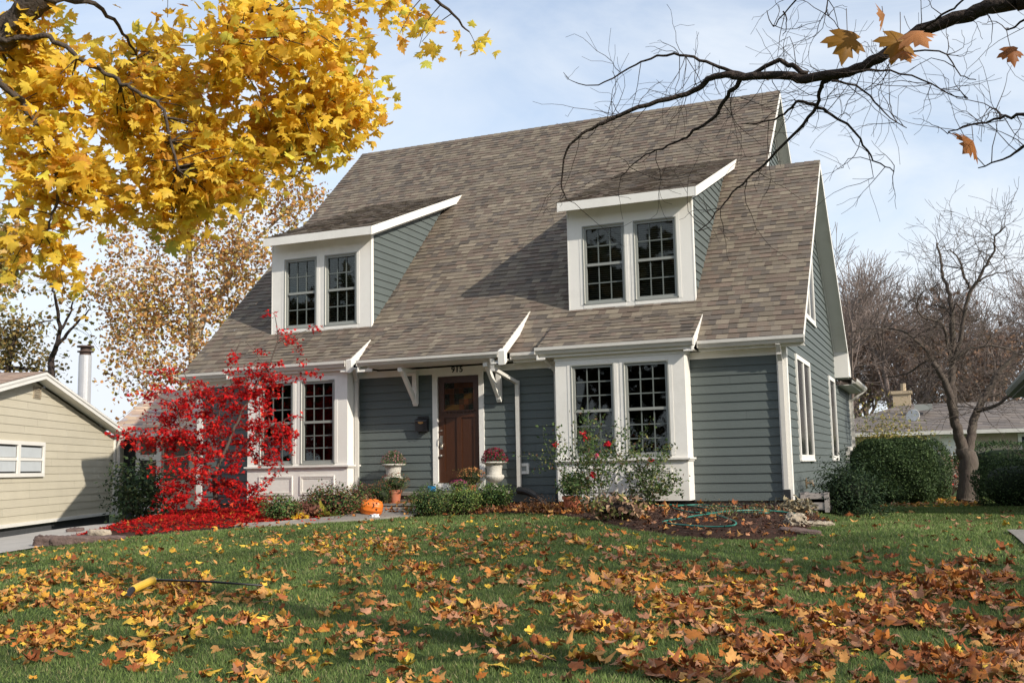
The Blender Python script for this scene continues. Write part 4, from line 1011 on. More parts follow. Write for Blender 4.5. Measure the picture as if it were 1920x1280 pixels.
# carved pumpkin lying on its side
def pumpkin():
    c = on_b(697, 968); c = np.array([c[0], c[1], c[2]+.15])
    t = thing('carved_pumpkin', 'carved orange pumpkin lying on its side by the walkway', 'pumpkin', c-np.array([0, 0, .165]))
    ax = Vector((.62, -.75, .16)).normalized()          # the carved face looks along this way; ribs run round the stem axis
    stem = Vector((-.92, -.30, .10)).normalized(); stem = (stem-ax*stem.dot(ax)*.55).normalized()
    q = Vector((0, 0, 1)).rotation_difference(stem)
    b = MB(); prof = [(.001, .155), (.035, .185), (.08, .195), (.125, .165), (.152, .09), (.16, 0), (.152, -.09), (.122, -.16), (.07, -.19), (.001, -.175)]
    b.lathe(list(reversed(prof)), (0, 0, 0), 72, lambda th, j: 1-.07*abs(math.cos(th*5.5)))
    b.v = [tuple(Vector(c)+q @ Vector(v)) for v in b.v]
    mp_ = mat('pumpkin_skin', (.66, .16, .018), .4, .12, 8, .1, 60, .5)
    b.build('shell', mp_, t, smooth=True)
    s = MB(); pts = [Vector(c)+stem*(.10+.028*i)+Vector((0, 0, .008*i*i)) for i in range(4)]; s.tube(pts, [.03, .02, .018, .022], 7); s.build('stem', m_stem, t)
    side = stem.cross(ax).normalized(); m_dark = mat('pumpkin_hole_shade', (.05, .012, .004), .8, .2)  # dark plugs: the shade inside the carved holes is put into this colour
    fx = (ax-stem*ax.dot(stem)).normalized()
    for nm, (a, hgt, w_) in dict(carved_eye=(.45, -.075, .022), carved_eye2=(-.30, -.085, .022), carved_mouth=(.08, -.025, .03)).items():
        e = MB(); d = (fx*math.cos(a)+side*math.sin(a)); rr = .150 if abs(hgt) > .05 else .158
        ce = Vector(c)+d*(rr-.004)+stem*hgt; tx = side*math.cos(a)-fx*math.sin(a)
        if 'eye' in nm: poly = [ce-tx*w_-stem*w_*.7, ce+tx*w_-stem*w_*.7, ce+stem*w_]
        else: poly = [ce-tx*w_*1.6+stem*.012, ce-tx*w_*.6-stem*.02, ce+tx*w_*.6-stem*.02, ce+tx*w_*1.6+stem*.012, ce+tx*.01-stem*.002]
        bk = [p_-d*.04 for p_ in poly]; n = len(poly)
        e.faces(poly+bk, [tuple(range(n)), tuple(range(2*n-1, n-1, -1))]+[(i, n+i, n+(i+1) % n, (i+1) % n) for i in range(n)])
        e.v = [tuple(Vector(v)+d*.006) for v in e.v]
        e.build(nm.rstrip('2'), m_dark, t)
pumpkin()
# crumpled paper, blue box, slate coloured pointed ornament
p = on_b(702, 971); rough_block((p[0], p[1], p[2]+.01), .15, .10, .07, .4, mat('crumpled_paper', (.75, .77, .8), .8, .08, 30), 'crumpled_paper', 'crumpled white paper on the walkway below the pumpkin', 'paper', seed=31, rgh=.14, round_=.4)
p = on_b(662, 976); rough_block((p[0], p[1], p[2]), .06, .05, .03, .4, m_white, 'crumpled_paper', 'tiny white scrap in the bed left of the pumpkin', 'paper', seed=32, rgh=.1, round_=.4)
q = on_y(810, 921, -.62); t = thing('blue_box', 'small bright blue box standing on the stoop by the door', 'box', (q[0], -.62, .457))
b = MB(); x = float(q[0]); b.box((x-.06, -.66, .458), (x+.06, -.58, .555)); b.build('box', mat('blue_card', (.01, .28, .68), .4, .06, 5), t)
b = MB(); b.box((x-.062, -.662, .555), (x+.062, -.578, .566)); b.build('lid', mat('blue_card_lid', (.02, .34, .74), .4, .06, 5), t)
q = on_y(687, 945, -1.0); q[2] = zbed(q[0], -1.0); b = MB(); b.lathe([(.16, 0), (.15, .03), (.09, .12), (.04, .22), (.008, .30)], q, 12, lambda th, j: 1+.04*math.sin(3*th)); tag(b.build('garden_ornament', mat('slate_grey', (.12, .14, .15), .8, .2, 9), smooth=True), 'grey cone shaped garden ornament behind the pumpkin', 'ornament')
# mailbox
q = on_y(791, 795, -.07); x, z = float(q[0]), float(q[2]); t = thing('mailbox', 'black wall mailbox with an oval gold emblem beside the door', 'mailbox', (x, -.02, z))
b = MB(); b.prism([(-.016, z-.14), (-.11, z-.14), (-.12, z+.08), (-.016, z+.11)], 0, x-.125, x+.125); b.build('body', m_black, t)
b = MB(); b.prism([(-.016, z+.112), (-.128, z+.082), (-.135, z+.05), (-.128, z+.05), (-.121, z+.077), (-.016, z+.105)], 0, x-.135, x+.135); b.box((x-.12, -.02, z+.11), (x+.12, -.012, z+.16)); b.build('lid', m_black, t)
b = MB(); b.prism([(x+.06*math.cos(a), z+.035+.03*math.sin(a)) for a in np.linspace(0, math.tau, 17)[:-1]], 1, -.126, -.1175); b.build('emblem', mat('gold_emblem', (.35, .19, .07), .4, .3, 30, metal=.5), t)
b = MB(); 
for sx in (-.06, .06):
    b = MB(); b.tube([(x+sx, -.03, z-.13), (x+sx, -.06, z-.19), (x+sx, -.10, z-.19), (x+sx, -.11, z-.165)], .006, 6); b.build('newspaper_hook', m_black, t)
# bay corner outlet
q = on_y(660, 907, -.19); b = MB(); b.box((q[0]-.035, -.30, q[2]-.06), (q[0]+.035, -.235, q[2]+.06)); b.build('outlet_box', m_sash, H)

# potted green plant by the right bay
p = on_b(1073, 955); t = bush('potted_plant', 'leafy green plant in a terracotta pot by the right bay corner', 'potted plant', (p[0], p[1], p[2]+.24), (.24, .22, .2), 800, (.035, .06), [(.05, .10, .03), (.03, .07, .02), (.08, .13, .04)], nst=9, core=(.01, .02, .008)); pot(t, (p[0], p[1], p[2]-.02), .17, .25)
# rose bushes
def rose(label, p, h, sp, nst, nleaf, blooms, seed, side=None, pale=.15):
    rg = random.Random(seed); t = thing('rose_bush', label, 'rose bush', p); b = MB(); tips = []
    for i in range(nst):
        a = rg.random()*math.tau; s = sp*rg.random()**.6
        d = Vector((math.cos(a)*s, math.sin(a)*s*.5, 1)).normalized()
        if side and i < 2: d = Vector((side, -.1, .75)).normalized()
        grow(b, (p[0]+.10*math.cos(a), p[1]+.08*math.sin(a), p[2]-.03), d, h*(.55+.35*rg.random()), .008, 1, rg, .8, -.01, .12, (4, 7), .36, tips, .4, 4, .0022, .25)
    b.build('cane', mat('rose_cane', (.07, .085, .035), .7, .3, 20), t)
    T = np.array([tuple(q) for q in tips]); T = T[T[:, 2] > p[2]+.05]; i = nr.choice(len(T), nleaf); W = T[i]+nr.normal(size=(nleaf, 3))*.045
    leaf_cloud('foliage', W, .04+.035*nr.random(nleaf), pick_cols(nleaf, [(.05, .09, .028), (.075, .12, .035), (.13, .15, .05), (.20, .19, .06), (.15, .08, .05)], (4, 4, 2, 1, pale*4), .15), LEAF_OVAL, m_leaf_green, t, vary=.3)
    for (u, v, pk) in blooms:
        c = on_y(u, v, p[1]-.12); n = 16; Q = unit(nr.normal(size=(n, 3)))*.025
        leaf_cloud('rose_bloom', c+Q, .05+.02*nr.random(n), pick_cols(n, [(.72, .035, .05), (.6, .02, .035)] if pk == 0 else [(.8, .12, .22), (.8, .25, .34)], None, .1), LEAF_CHUNK, m_flower, t, rot=rots(n, Q*40, .5))
p = on_b(1115, 960); rose('tall rose bush with pink and red blooms before the right bay window', p, 1.55, .4, 14, 2300, [(1094, 812, 0), (1099, 822, 0), (1139, 832, 0), (1041, 833, 0), (1119, 854, 1), (1111, 890, 0)], 5, side=-.55)
p = on_b(1203, 952); rose('smaller bare rose bush with one red bloom at the right bay', p, 1.15, .5, 10, 1500, [(1221, 863, 0)], 8, side=.85, pale=.1)
p = on_b(1160, 974); bush('hydrangea', 'low hydrangea with wilted tan and green leaves in the mulch', 'plant', p, (.42, .32, .18), 430, (.07, .12), [(.22, .13, .08), (.15, .09, .06), (.09, .11, .035), (.28, .18, .11), (.17, .15, .05)], LEAF_OVAL, m_leaf_dry, nst=14, shell=.3, lumps=9, core=(.03, .02, .015))

# garden hose
hs = [(1228, 952), (1262, 950), (1310, 955), (1370, 962), (1440, 966), (1420, 958), (1350, 952), (1300, 950), (1262, 956), (1300, 964), (1345, 965), (1310, 972), (1262, 978), (1243, 984), (1275, 990), (1330, 992), (1372, 991), (1380, 986), (1362, 975), (1340, 966), (1400, 962), (1460, 962), (1495, 968)]
b = MB(); P = []
for k, (u, v) in enumerate(hs):
    q = on_b(u, v); q[2] = ztop(q[0], q[1])+.03+.008*(k % 3); P.append(q)
path(b, P, .011, .011, 8, 6); tag(b.build('garden_hose', mat('teal_hose', (.015, .17, .125), .4, .15, 20), smooth=True), 'green garden hose lying in loops on the mulch bed', 'hose')
# hose reel box
m_resin = mat('taupe_resin', (.36, .32, .30), .6, .08, 6, .15, 60, .3)
hb = np.array([.36, .35, 0]); q0_ = on_y(1496, 975, .3); x0 = max(.10, float(q0_[0])); q1_ = on_y(1556, 975, .3); x1 = float(q1_[0]); zb_ = gz((x0+x1)/2, .3)-.01; zt_ = float(on_y(1525, 928, .3)[2])
t = thing('hose_reel_box', 'taupe resin hose reel box against the right side wall', 'hose box', ((x0+x1)/2, .55, zb_))
for x in (x0, x1-.07):
    for y in (.30, .80): b = MB(); b.box((x, y, zb_), (x+.07, y+.07, zt_+.02)); b.box((x-.006, y-.006, zt_+.021), (x+.076, y+.076, zt_+.045)); b.build('corner_post', m_resin, t)
b = MB(); b.box((x0+.07, .31, zt_-.06), (x1-.07, .345, zt_+.01)); b.box((x0+.07, .315, zb_+.04), (x1-.07, .34, zb_+.22)); b.box((x0+.07, .3135, zb_+.222), (x1-.07, .343, zb_+.25)); b.box((x0+.07, .315, zb_+.252), (x1-.07, .338, zt_-.12))
b.build('front_panel', m_resin, t)
b = MB(); b.box((x0+.08, .36, zb_+.02), (x1-.08, .80, zt_-.03)); b.build('cavity_shade', m_black, t)  # solid black block stands in for the shade of the hollow
b = MB(); b.box((x1-.052, .37, zb_+.02), (x1-.02, .80, zt_-.02)); b.prism([(.40, zb_+.05), (.66, zb_+.05), (.66, zb_+.22), (.53, zb_+.30), (.40, zb_+.22)], 0, x1-.019, x1-.012); b.box((x0+.02, .37, zb_+.02), (x0+.05, .80, zt_-.02)); b.build('side_panel', m_resin, t)
b = MB(); b.box((x0+.03, .33, zt_+.011), (x1-.03, .85, zt_+.03)); b.build('lid', m_resin, t)
b = MB(); b.tube([(x0+.12, .30, zt_-.09), (x0+.13, .26, zt_-.16), (x0+.10, .25, zb_+.06), (x0+.02, .2, zb_+.03)], .012, 7); b.build('hose_end', bpy.data.materials['teal_hose'], t)
# pole tool on the lawn
a = on_g(246, 1119); c = on_g(287, 1108); e = on_g(492, 1113)
t = thing('lawn_pole', 'long dark pole tool with a yellow head lying on the leafy lawn', 'garden tool', a)
a = Vector(a)+Vector((0, 0, .06)); c = Vector(c)+Vector((0, 0, .10)); e = Vector(e)+Vector((0, 0, .07)); d = (c-a).normalized()
b = MB(); b.tube([c, c.lerp(e, .5)+Vector((0, 0, .01)), e], [.011, .010, .009], 8); b.build('pole', m_black, t, smooth=True)
b = MB(); b.tube([a+d*.02, a+d*.05, c-d*.01, c+d*.015], [.030, .036, .036, .026], 12); b.build('head', mat('yellow_plastic', (.62, .38, .04), .5, .12, 10, dirt=(.3, .2, .06), dirt_amt=.4), t)
b = MB(); b.tube([a-d*.09-Vector((0, 0, .05)), a+d*.0, a+d*.0199], [.018, .03, .029], 8); b.build('tip', m_black, t)
b = MB(); b.tube([c+d*.0155, c+(e-c)*.04], [.02, .014], 8); b.build('collar', m_steel, t)
# ------------------------------------------------------------------ trees close to the camera
def blob_points(blobs, n):
    """points in a union of ellipsoids given as (centre, radii, weight)"""
    w_ = np.array([b[2] for b in blobs], float); w_ /= w_.sum(); k = nr.choice(len(blobs), n, p=w_); P = ball(n)
    c = np.array([b[0] for b in blobs]); r = np.array([b[1] for b in blobs])
    return c[k]+P*r[k]
def px_blob(u, v, ru, rv, d, rd=None, w=None):
    c = at_d(u, v, d); k = d/FPX
    rd = rd or (ru+rv)/2*k
    return (c, np.array([ru*k, rd, rv*k]), w or ru*rv)
def twigs_to(mb, skel, targets, rg, r0=.008, r1=.0025, sag=.12):
    """join every target point to the nearest skeleton point with a thin curved twig"""
    S = np.array(skel); outs = []
    for q in targets:
        i = int(np.argmin(((S-q)**2).sum(1)+.0)); a = Vector(S[i]); b = Vector(q); L_ = (b-a).length
        m = a.lerp(b, .5)+Vector((rg.gauss(0, .06), rg.gauss(0, .06), .08+rg.gauss(0, .05)))*L_
        pts = [a, a.lerp(m, .55), m.lerp(b, .15), m.lerp(b, .6), b]
        r = min(r0, .003+.004*L_); mb.tube(pts, [r, r*.85, r*.7, r*.55, r1], 4, cap=False); outs.append(pts)
    return outs

def yellow_maple():
    rg = random.Random(3); base = at_d(-640, 900, 8.2); base[2] = gz(base[0], base[1])-.05
    t = thing('yellow_maple', 'maple full of golden yellow leaves overhanging the left of the lawn', 'tree', base)
    tk = MB(); D = 7.2
    fork = at_d(-560, -60, 7.6)
    path(tk, [base, base+(fork-base)*np.array([.35, .35, .45]), fork], .30, .17, 12, 5)
    skel = []
    def limb(pxs, r0, r1, d0=D, d1=D, n=6):
        P = [at_d(u, v, d0+(d1-d0)*i/(len(pxs)-1)) for i, (u, v) in enumerate(pxs)]
        o, _ = path(tk, P, r0, r1, n, 5, .006); skel.extend(o)
    limb([(-560, -60), (-250, 70), (-60, 85), (30, 35), (85, -5), (200, -120), (330, -330)], .10, .045, 7.6, 7.0, 9)
    limb([(-60, 95), (5, 78), (40, 20), (75, -15)], .075, .05, 7.3, 7.2, 8)
    limb([(5, 78), (60, 72), (100, 75), (160, 115), (220, 150), (260, 175), (300, 197), (318, 260), (335, 320)], .02, .008, 7.2, 6.6)
    limb([(200, -120), (350, -70), (485, -10), (520, 75), (545, 120), (580, 175), (592, 225)], .035, .006, 7.1, 7.3)
    limb([(-60, 120), (20, 170), (55, 215), (90, 270), (110, 340), (100, 400), (84, 440)], .025, .006, 7.0, 6.8)
    limb([(485, -10), (462, 50), (450, 78), (425, 82)], .012, .005, 7.2, 7.0)
    limb([(200, -120), (420, -160), (620, -100), (760, -40), (840, 20), (880, 60)], .035, .005, 7.2, 7.6)
    limb([(85, -5), (180, 10), (230, 60), (260, 110)], .02, .006, 7.1, 7.4)
    limb([(-250, 70), (-330, 200), (-260, 330), (-180, 420)], .05, .01, 7.4, 7.2)
    blobs = [px_blob(430, 120, 290, 165, 7.2), px_blob(340, 320, 190, 95, 6.9), px_blob(90, 290, 130, 180, 7.1), px_blob(330, 400, 120, 55, 7.0), px_blob(110, 470, 60, 65, 6.9), px_blob(40, 460, 45, 60, 7.0, None, 1800), px_blob(640, 215, 62, 100, 7.2), px_blob(570, 310, 70, 60, 7.1), px_blob(660, 50, 110, 60, 7.3), px_blob(500, 250, 170, 110, 7.0), px_blob(60, 120, 90, 110, 7.4), px_blob(125, 550, 22, 25, 6.9, None, 500), px_blob(230, 240, 130, 150, 7.3), px_blob(790, 60, 90, 70, 7.5, None, 2600), px_blob(910, 60, 80, 50, 7.6, None, 600), px_blob(690, 180, 40, 70, 7.3, None, 2600), px_blob(150, -250, 500, 180, 7.4, .8, 16000), px_blob(-320, 250, 260, 260, 7.4, .9, 14000)]
    blobs = [(c_, r_*np.array([1, .6, 1]), w_) for c_, r_, w_ in blobs]
    tg = blob_points(blobs, 400); ends = twigs_to(tk, skel, tg, rg)
    tk.build('trunk', mat('maple_dark_bark', (.085, .068, .058), .95, .35, 14, .9, 40, .15), t, smooth=True)
    n = 5800; k = nr.integers(0, len(tg), n); f = nr.random((n, 1))
    M_ = np.array([e[2] for e in ends]); W = M_[k]+(tg[k]-M_[k])*(f*1.1)+nr.normal(size=(n, 3))*.075
    # thin the leaves where the photo's crown is open
    pal = [(.93, .64, .075), (.95, .71, .10), (.87, .55, .06), (.80, .66, .09), (.72, .38, .06), (.56, .56, .10)]
    leaf_cloud('crown', W, .062+.040*nr.random(n), pick_cols(n, pal, (5, 4, 4, 2, 2, .6), .12), LEAF_MAPLE, m_leaf, t, rot=rots(n, np.array([[.2, -.35, .75]]), .75, np.array([[0, 0, -1.0]]), .9), vary=.35)
yellow_maple()

def bare_maple():
    rg = random.Random(12); base = np.array([6.3, -14.6, gz(6.3, -14.6)-.05])
    t = thing('bare_maple', 'nearly leafless maple whose dark branch reaches in at upper right', 'tree', base)
    tk = MB(); D = 4.25; skel = []
    def limb(pxs, r0, r1, d0=D, d1=D, n=6, sub=4):
        P = [at_d(u, v, d0+(d1-d0)*i/(len(pxs)-1)) for i, (u, v) in enumerate(pxs)]
        o, rad = path(tk, P, r0, r1, n, sub, .003); skel.extend(o); return o, rad
    crotch = np.array([6.1, -14.5, 2.5])
    path(tk, [base, base*.5+crotch*.5+np.array([.05, 0, 0]), crotch, np.array([6.3, -14.4, 4.6]), np.array([6.0, -14.0, 7.2])], .26, .10, 12, 5)
    for dd in ((.4, -.3, .9), (-.5, .5, .8), (.7, .6, .7), (-.2, -.8, .8)): grow(tk, (6.25, -14.4, 4.4), dd, 2.6, .07, 3, rg, .7, .03, .12, (3, 4), .62, None, .4, 5, .004)
    o, r_ = limb([(1905, 2), (1852, 14), (1804, 32), (1725, 58), (1650, 108), (1590, 135), (1511, 147), (1462, 141), (1395, 144), (1361, 141), (1327, 150), (1301, 171), (1234, 191), (1162, 216), (1120, 236), (1084, 257), (1061, 287), (1052, 344), (1062, 374)], .031, .0020, D, 4.6, 8)
    path(tk, [crotch, (crotch+o[0])/2+np.array([0, 0, .12]), o[0]], .075, .036, 9, 5)
    limb([(1512, 140), (1485, 124), (1459, 115), (1410, 137), (1361, 130), (1312, 111), (1264, 103), (1222, 109), (1180, 130), (1120, 160), (1080, 155)], .012, .002, 4.4, 4.7)
    limb([(1575, 142), (1548, 155), (1539, 167), (1530, 199), (1496, 244), (1444, 298), (1402, 334), (1365, 371), (1335, 409), (1309, 433)], .0105, .0018, 4.35, 4.5)
    limb([(1395, 146), (1375, 165), (1361, 184), (1339, 221), (1300, 247), (1282, 259), (1241, 277), (1200, 296), (1165, 330)], .011, .002, 4.4, 4.6)
    limb([(1530, 199), (1500, 189), (1470, 214), (1430, 230), (1390, 232)], .008, .002, 4.4, 4.6); limb([(1531, 202), (1560, 214), (1612, 259), (1639, 300), (1676, 322)], .007, .002, 4.35, 4.4)
    limb([(1560, 150), (1620, 170), (1660, 215), (1700, 240)], .005, .0016, 4.3, 4.4); limb([(1590, 137), (1650, 130), (1730, 150), (1790, 180), (1815, 185)], .005, .0016, 4.3, 4.2)
    limb([(1650, 108), (1760, 95), (1800, 140), (1830, 150)], .004, .0015, 4.2, 4.1); limb([(1725, 56), (1765, 30), (1795, 10), (1830, -20)], .005, .003, 4.2, 4.1)
    limb([(1980, 200), (1920, 214), (1875, 223), (1819, 234), (1777, 251)], .008, .002, 3.9, 4.1); limb([(1875, 223), (1868, 205), (1855, 202)], .004, .002, 4.0, 4.1)
    limb([(1990, 262), (1920, 277), (1894, 292), (1834, 315)], .008, .002, 3.9, 4.1); limb([(1960, 20), (1900, 48), (1887, 57)], .005, .002, 3.9, 4.0)
    for pts in ([(1980, 200), (2100, 150), (2300, 60)], [(1990, 262), (2120, 190), (2320, 70)], [(1960, 20), (2080, -40), (2250, -120)], [(1510, -30), (1620, -140), (1850, -260), (2150, -300)], [(1560, -20), (1700, -110), (1900, -250)]): limb(pts, .006, .02, 3.95, 4.3)
    limb([(1510, -30), (1480, 15), (1450, 50), (1438, 20)], .004, .0015, 4.3, 4.4); limb([(1470, 20), (1475, 50), (1468, 68)], .003, .0012, 4.35, 4.4); limb([(1560, -20), (1550, 20), (1575, 55)], .003, .0012, 4.3, 4.4)
    # side twigs everywhere along the limbs in view
    S = [s for s in skel if s[0] < 3.6]
    for i in range(190):
        q = Vector(S[rg.randrange(len(S))]); d = Vector((rg.gauss(-.35, .7), rg.gauss(.1, .35), rg.gauss(.0, .75))).normalized()
        grow(tk, q, d, .08+.2*rg.random(), .002, 1, rg, .8, .0, .26, (1, 3), .6, None, .5, 3, .0008, .3)
    tk.build('trunk', m_bark_dark, t, smooth=True)
    def bigleaf(u, v, sz, col, ang, tilt, d=4.1):
        V0, T0 = fan(MAPLE, (0, .36), .28, .25); c = at_d(u, v, d)
        Rv = np.array([_R, _U, -_F]).T; a = R(ang); rot2 = np.array([[math.cos(a), -math.sin(a), 0], [math.sin(a), math.cos(a), 0], [0, 0, 1]])
        tx = np.array([[1, 0, 0], [0, math.cos(tilt), -math.sin(tilt)], [0, math.sin(tilt), math.cos(tilt)]])
        V = (V0*np.array([1, 1, 1.4])) @ (tx.T) @ rot2.T; V = c+sz*(V @ Rv.T)
        np_mesh('leaf', V, T0, np.repeat(np.array([col]), len(V), 0)*(1+nr.normal(size=(len(V), 1))*.15), m_leaf, t)
        st_ = MB(); st_.tube([V[1], V[1]+(V[1]-V[0])*.5+np.array([0, 0, .02]), V[1]+(V[1]-V[0])*.9+np.array([0, 0, .05])], .0013, 4)
        st_.build('leaf_stalk', m_twig, t)
    bigleaf(1590, 55, 0.143, (.33, .16, .025), 168, .25); bigleaf(1660, 32, 0.090, (.55, .25, .09), 100, 1.0); bigleaf(1690, 60, 0.139, (.36, .18, .03), 160, .3); bigleaf(1708, 55, 0.123, (.60, .27, .11), 200, .8, 4.05); bigleaf(1688, 92, 0.098, (.52, .25, .09), 190, .9, 4.07)
    bigleaf(1895, 86, 0.082, (.36, .13, .04), 185, .3); bigleaf(1828, 262, 0.123, (.40, .15, .035), 130, .75); bigleaf(1437, 142, 0.029, (.45, .2, .07), 190, .6, 4.4)
bare_maple()

# ------------------------------------------------------------------ red Japanese maple
def red_maple():
    rg = random.Random(21); base = np.array(MAPLE_AT); dist = np.linalg.norm(base-CAM)
    t = thing('red_maple', 'small tree with brilliant red leaves in front of the left bay', 'tree', base-np.array([0, 0, .03]))
    tk = MB(); skel = []
    def limb(pxs, r0, r1, off=0.0, n=6):
        P = [at_d(u, v, dist+off*i/(len(pxs)-1)) for i, (u, v) in enumerate(pxs)]
        P[0] = P[0]-np.array([0, 0, .03]); o, _ = path(tk, P, r0, r1, n, 4, .008); skel.extend(o)
    limb([(402, 966), (404, 930), (402, 905), (408, 880), (420, 850), (434, 815), (448, 785), (470, 740), (500, 690), (520, 640), (515, 590)], .055, .006, -.3, 9)
    limb([(403, 900), (385, 870), (365, 845), (340, 820), (300, 800), (250, 808), (215, 812)], .03, .005, .5)
    limb([(408, 880), (425, 880), (450, 850), (470, 820), (510, 800), (550, 780)], .025, .005, -.8)
    limb([(403, 905), (380, 895), (350, 905), (330, 930)], .02, .005, -.5); limb([(405, 900), (430, 910), (465, 925), (480, 950)], .018, .005, -.5)
    limb([(434, 815), (400, 770), (370, 740), (345, 700), (335, 660)], .02, .004, .6); limb([(340, 820), (330, 760), (290, 740), (262, 718)], .015, .004, .5); limb([(470, 740), (510, 720), (560, 705), (600, 700)], .014, .004, -.4)
    limb([(420, 850), (410, 800), (415, 750), (440, 715), (470, 700)], .018, .004, .7); limb([(500, 690), (470, 650), (450, 640)], .008, .003, .1); limb([(520, 640), (560, 625), (595, 610)], .008, .003, -.2)
    limb([(365, 845), (320, 860), (270, 870)], .012, .004, -.3)
    d = dist
    B = lambda u, v, ru, rv, off=0, w=None: px_blob(u, v, ru, rv, d+off, None, w)
    blobs = [B(500, 715, 85, 32, -.1), B(420, 745, 110, 45, .3), B(340, 770, 90, 60, .5), B(300, 830, 85, 35, .4), B(250, 815, 45, 16, .3, 700), B(420, 830, 90, 50, 0), B(500, 840, 65, 60, -.4), B(370, 890, 85, 45, -.3), B(330, 925, 55, 42, -.2), B(460, 930, 60, 45, -.4), B(495, 960, 45, 30, -.4, 900), B(540, 800, 28, 45, -.5, 600), B(530, 660, 50, 40, -.2, 1100), B(520, 605, 45, 25, -.2, 420), B(575, 615, 32, 14, -.2, 260), B(580, 708, 40, 14, -.3, 400), B(290, 720, 70, 45, .6, 700), B(400, 950, 110, 20, -.3, 900), B(470, 780, 70, 50, -.2), B(545, 875, 20, 12, -.5, 160), B(450, 690, 50, 25, .0, 500), B(360, 820, 60, 40, .2)]
    blobs = [(c_, r_*np.array([1, .6, 1]), w_) for c_, r_, w_ in blobs]
    tg = blob_points(blobs, 400); ends = twigs_to(tk, skel, tg, rg, .006, .0018)
    tk.build('trunk', mat('maple_bark', (.11, .085, .07), .9, .3, 20, .4, 60, .15), t, smooth=True)
    n = 7000; k = nr.integers(0, len(tg), n); f = nr.random((n, 1)); M_ = np.array([e[2] for e in ends])
    W = M_[k]+(tg[k]-M_[k])*(f*1.15)+nr.normal(size=(n, 3))*np.array([.075, .075, .035])
    W = W[W[:, 2] > base[2]+.06]; n = len(W)
    leaf_cloud('crown', W, .060+.040*nr.random(n), pick_cols(n, [(.50, .010, .012), (.38, .008, .010), (.60, .024, .018), (.22, .006, .008), (.62, .07, .03)], (4, 4, 3, 3, 1), .12), LEAF_STAR, m_leaf_red, t, rot=rots(n, np.array([[.25, -.3, .8]]), .6, np.array([[0, 0, -.6]]), 1.0), vary=.35)
red_maple()

# ------------------------------------------------------------------ shrubs and trees on the right
def hedge(name, label, c, rad, n, pal, sz=(.035, .07), box_=3.0, ang=0.0, core=(.022, .038, .016)):
    """clipped evergreen: super-ellipsoid shell of needle tufts over a solid core coloured dark like the shaded inside"""
    t = thing(name, label, 'hedge', c); P = unit(nr.normal(size=(n, 3)))
    q = (np.abs(P)**box_).sum(1)**(-1/box_); P = P*q[:, None]; P[:, 2] = np.where(P[:, 2] < -.98, -.98, P[:, 2])
    nrm = unit(np.sign(P)*np.abs(P)**(box_-1))
    lump = 1+.035*np.sin(P[:, 0]*7+P[:, 2]*5)+.03*np.sin(P[:, 1]*9-P[:, 2]*8)+nr.normal(size=n)*.035
    ca, sa = math.cos(ang), math.sin(ang)
    def tf(Q):
        Q = Q*np.array(rad); return np.stack([c[0]+Q[:, 0]*ca-Q[:, 1]*sa, c[1]+Q[:, 0]*sa+Q[:, 1]*ca, c[2]+rad[2]+Q[:, 2]], 1)
    leaf_cloud('foliage', tf(P*lump[:, None]), sz[0]+(sz[1]-sz[0])*nr.random(n), pick_cols(n, pal, None, .25), LEAF_OVAL, m_leaf_green, t, rot=rots(n, nrm, .9, nrm+np.array([0, 0, .5]), .7), vary=.4)
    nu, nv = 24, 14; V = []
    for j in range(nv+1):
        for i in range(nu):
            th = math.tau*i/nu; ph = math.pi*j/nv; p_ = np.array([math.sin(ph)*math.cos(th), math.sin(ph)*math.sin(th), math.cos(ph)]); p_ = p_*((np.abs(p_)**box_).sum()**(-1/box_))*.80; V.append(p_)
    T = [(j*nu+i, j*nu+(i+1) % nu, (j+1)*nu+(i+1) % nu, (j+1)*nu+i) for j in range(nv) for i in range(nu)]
    np_mesh('dark_core', tf(np.array(V)), np.array(T), np.repeat(np.array([core]), len(V), 0), m_leaf_green, t, smooth=True)  # solid body, not twigs: inner shade is in its dark colour
YEW = [(.05, .085, .032), (.07, .115, .04), (.034, .06, .025), (.095, .14, .05)]
def gpos(u, y): d_ = ray(u, 900); s = (y-CAM[1])/d_[1]; x = CAM[0]+d_[0]*s; return np.array([x, y, gz(x, y)])
p = gpos(1592, .9); p[0] = max(p[0], .75); bush('yew_bush', 'shaggy dark yew growing beside the hose reel box', 'shrub', p, (.50, .55, .46), 5200, (.04, .08), DGRN, LEAF_LONG, nst=14, core=(.012, .02, .010), lumps=16, shell=.3, gain=.8)
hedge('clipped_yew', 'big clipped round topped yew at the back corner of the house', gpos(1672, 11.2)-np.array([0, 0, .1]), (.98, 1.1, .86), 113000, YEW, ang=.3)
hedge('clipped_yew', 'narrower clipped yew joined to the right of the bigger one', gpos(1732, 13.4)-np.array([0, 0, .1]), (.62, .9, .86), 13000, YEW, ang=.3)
hedge('clipped_hedge', 'long clipped dark hedge behind the bare backyard tree', gpos(1935, 17.5)-np.array([0, 0, .1]), (2.0, .6, .84), 10000, YEW, (.05, .09), 6.0, .0)
hedge('round_yew', 'low rounded dark shrub in shade at the right edge', gpos(1925, 7.5)-np.array([0, 0, .12]), (1.02, .9, .56), 8000, YEW, ang=.2)
p = gpos(1668, 17.5); bush('forsythia_bush', 'loose yellow green bush rising behind the clipped yews', 'shrub', p, (1.25, .8, 1.36), 4600, (.08, .14), [(.15, .15, .04), (.21, .18, .05), (.11, .12, .035), (.26, .19, .06)], LEAF_LONG, nst=26, shell=.2, lumps=16)
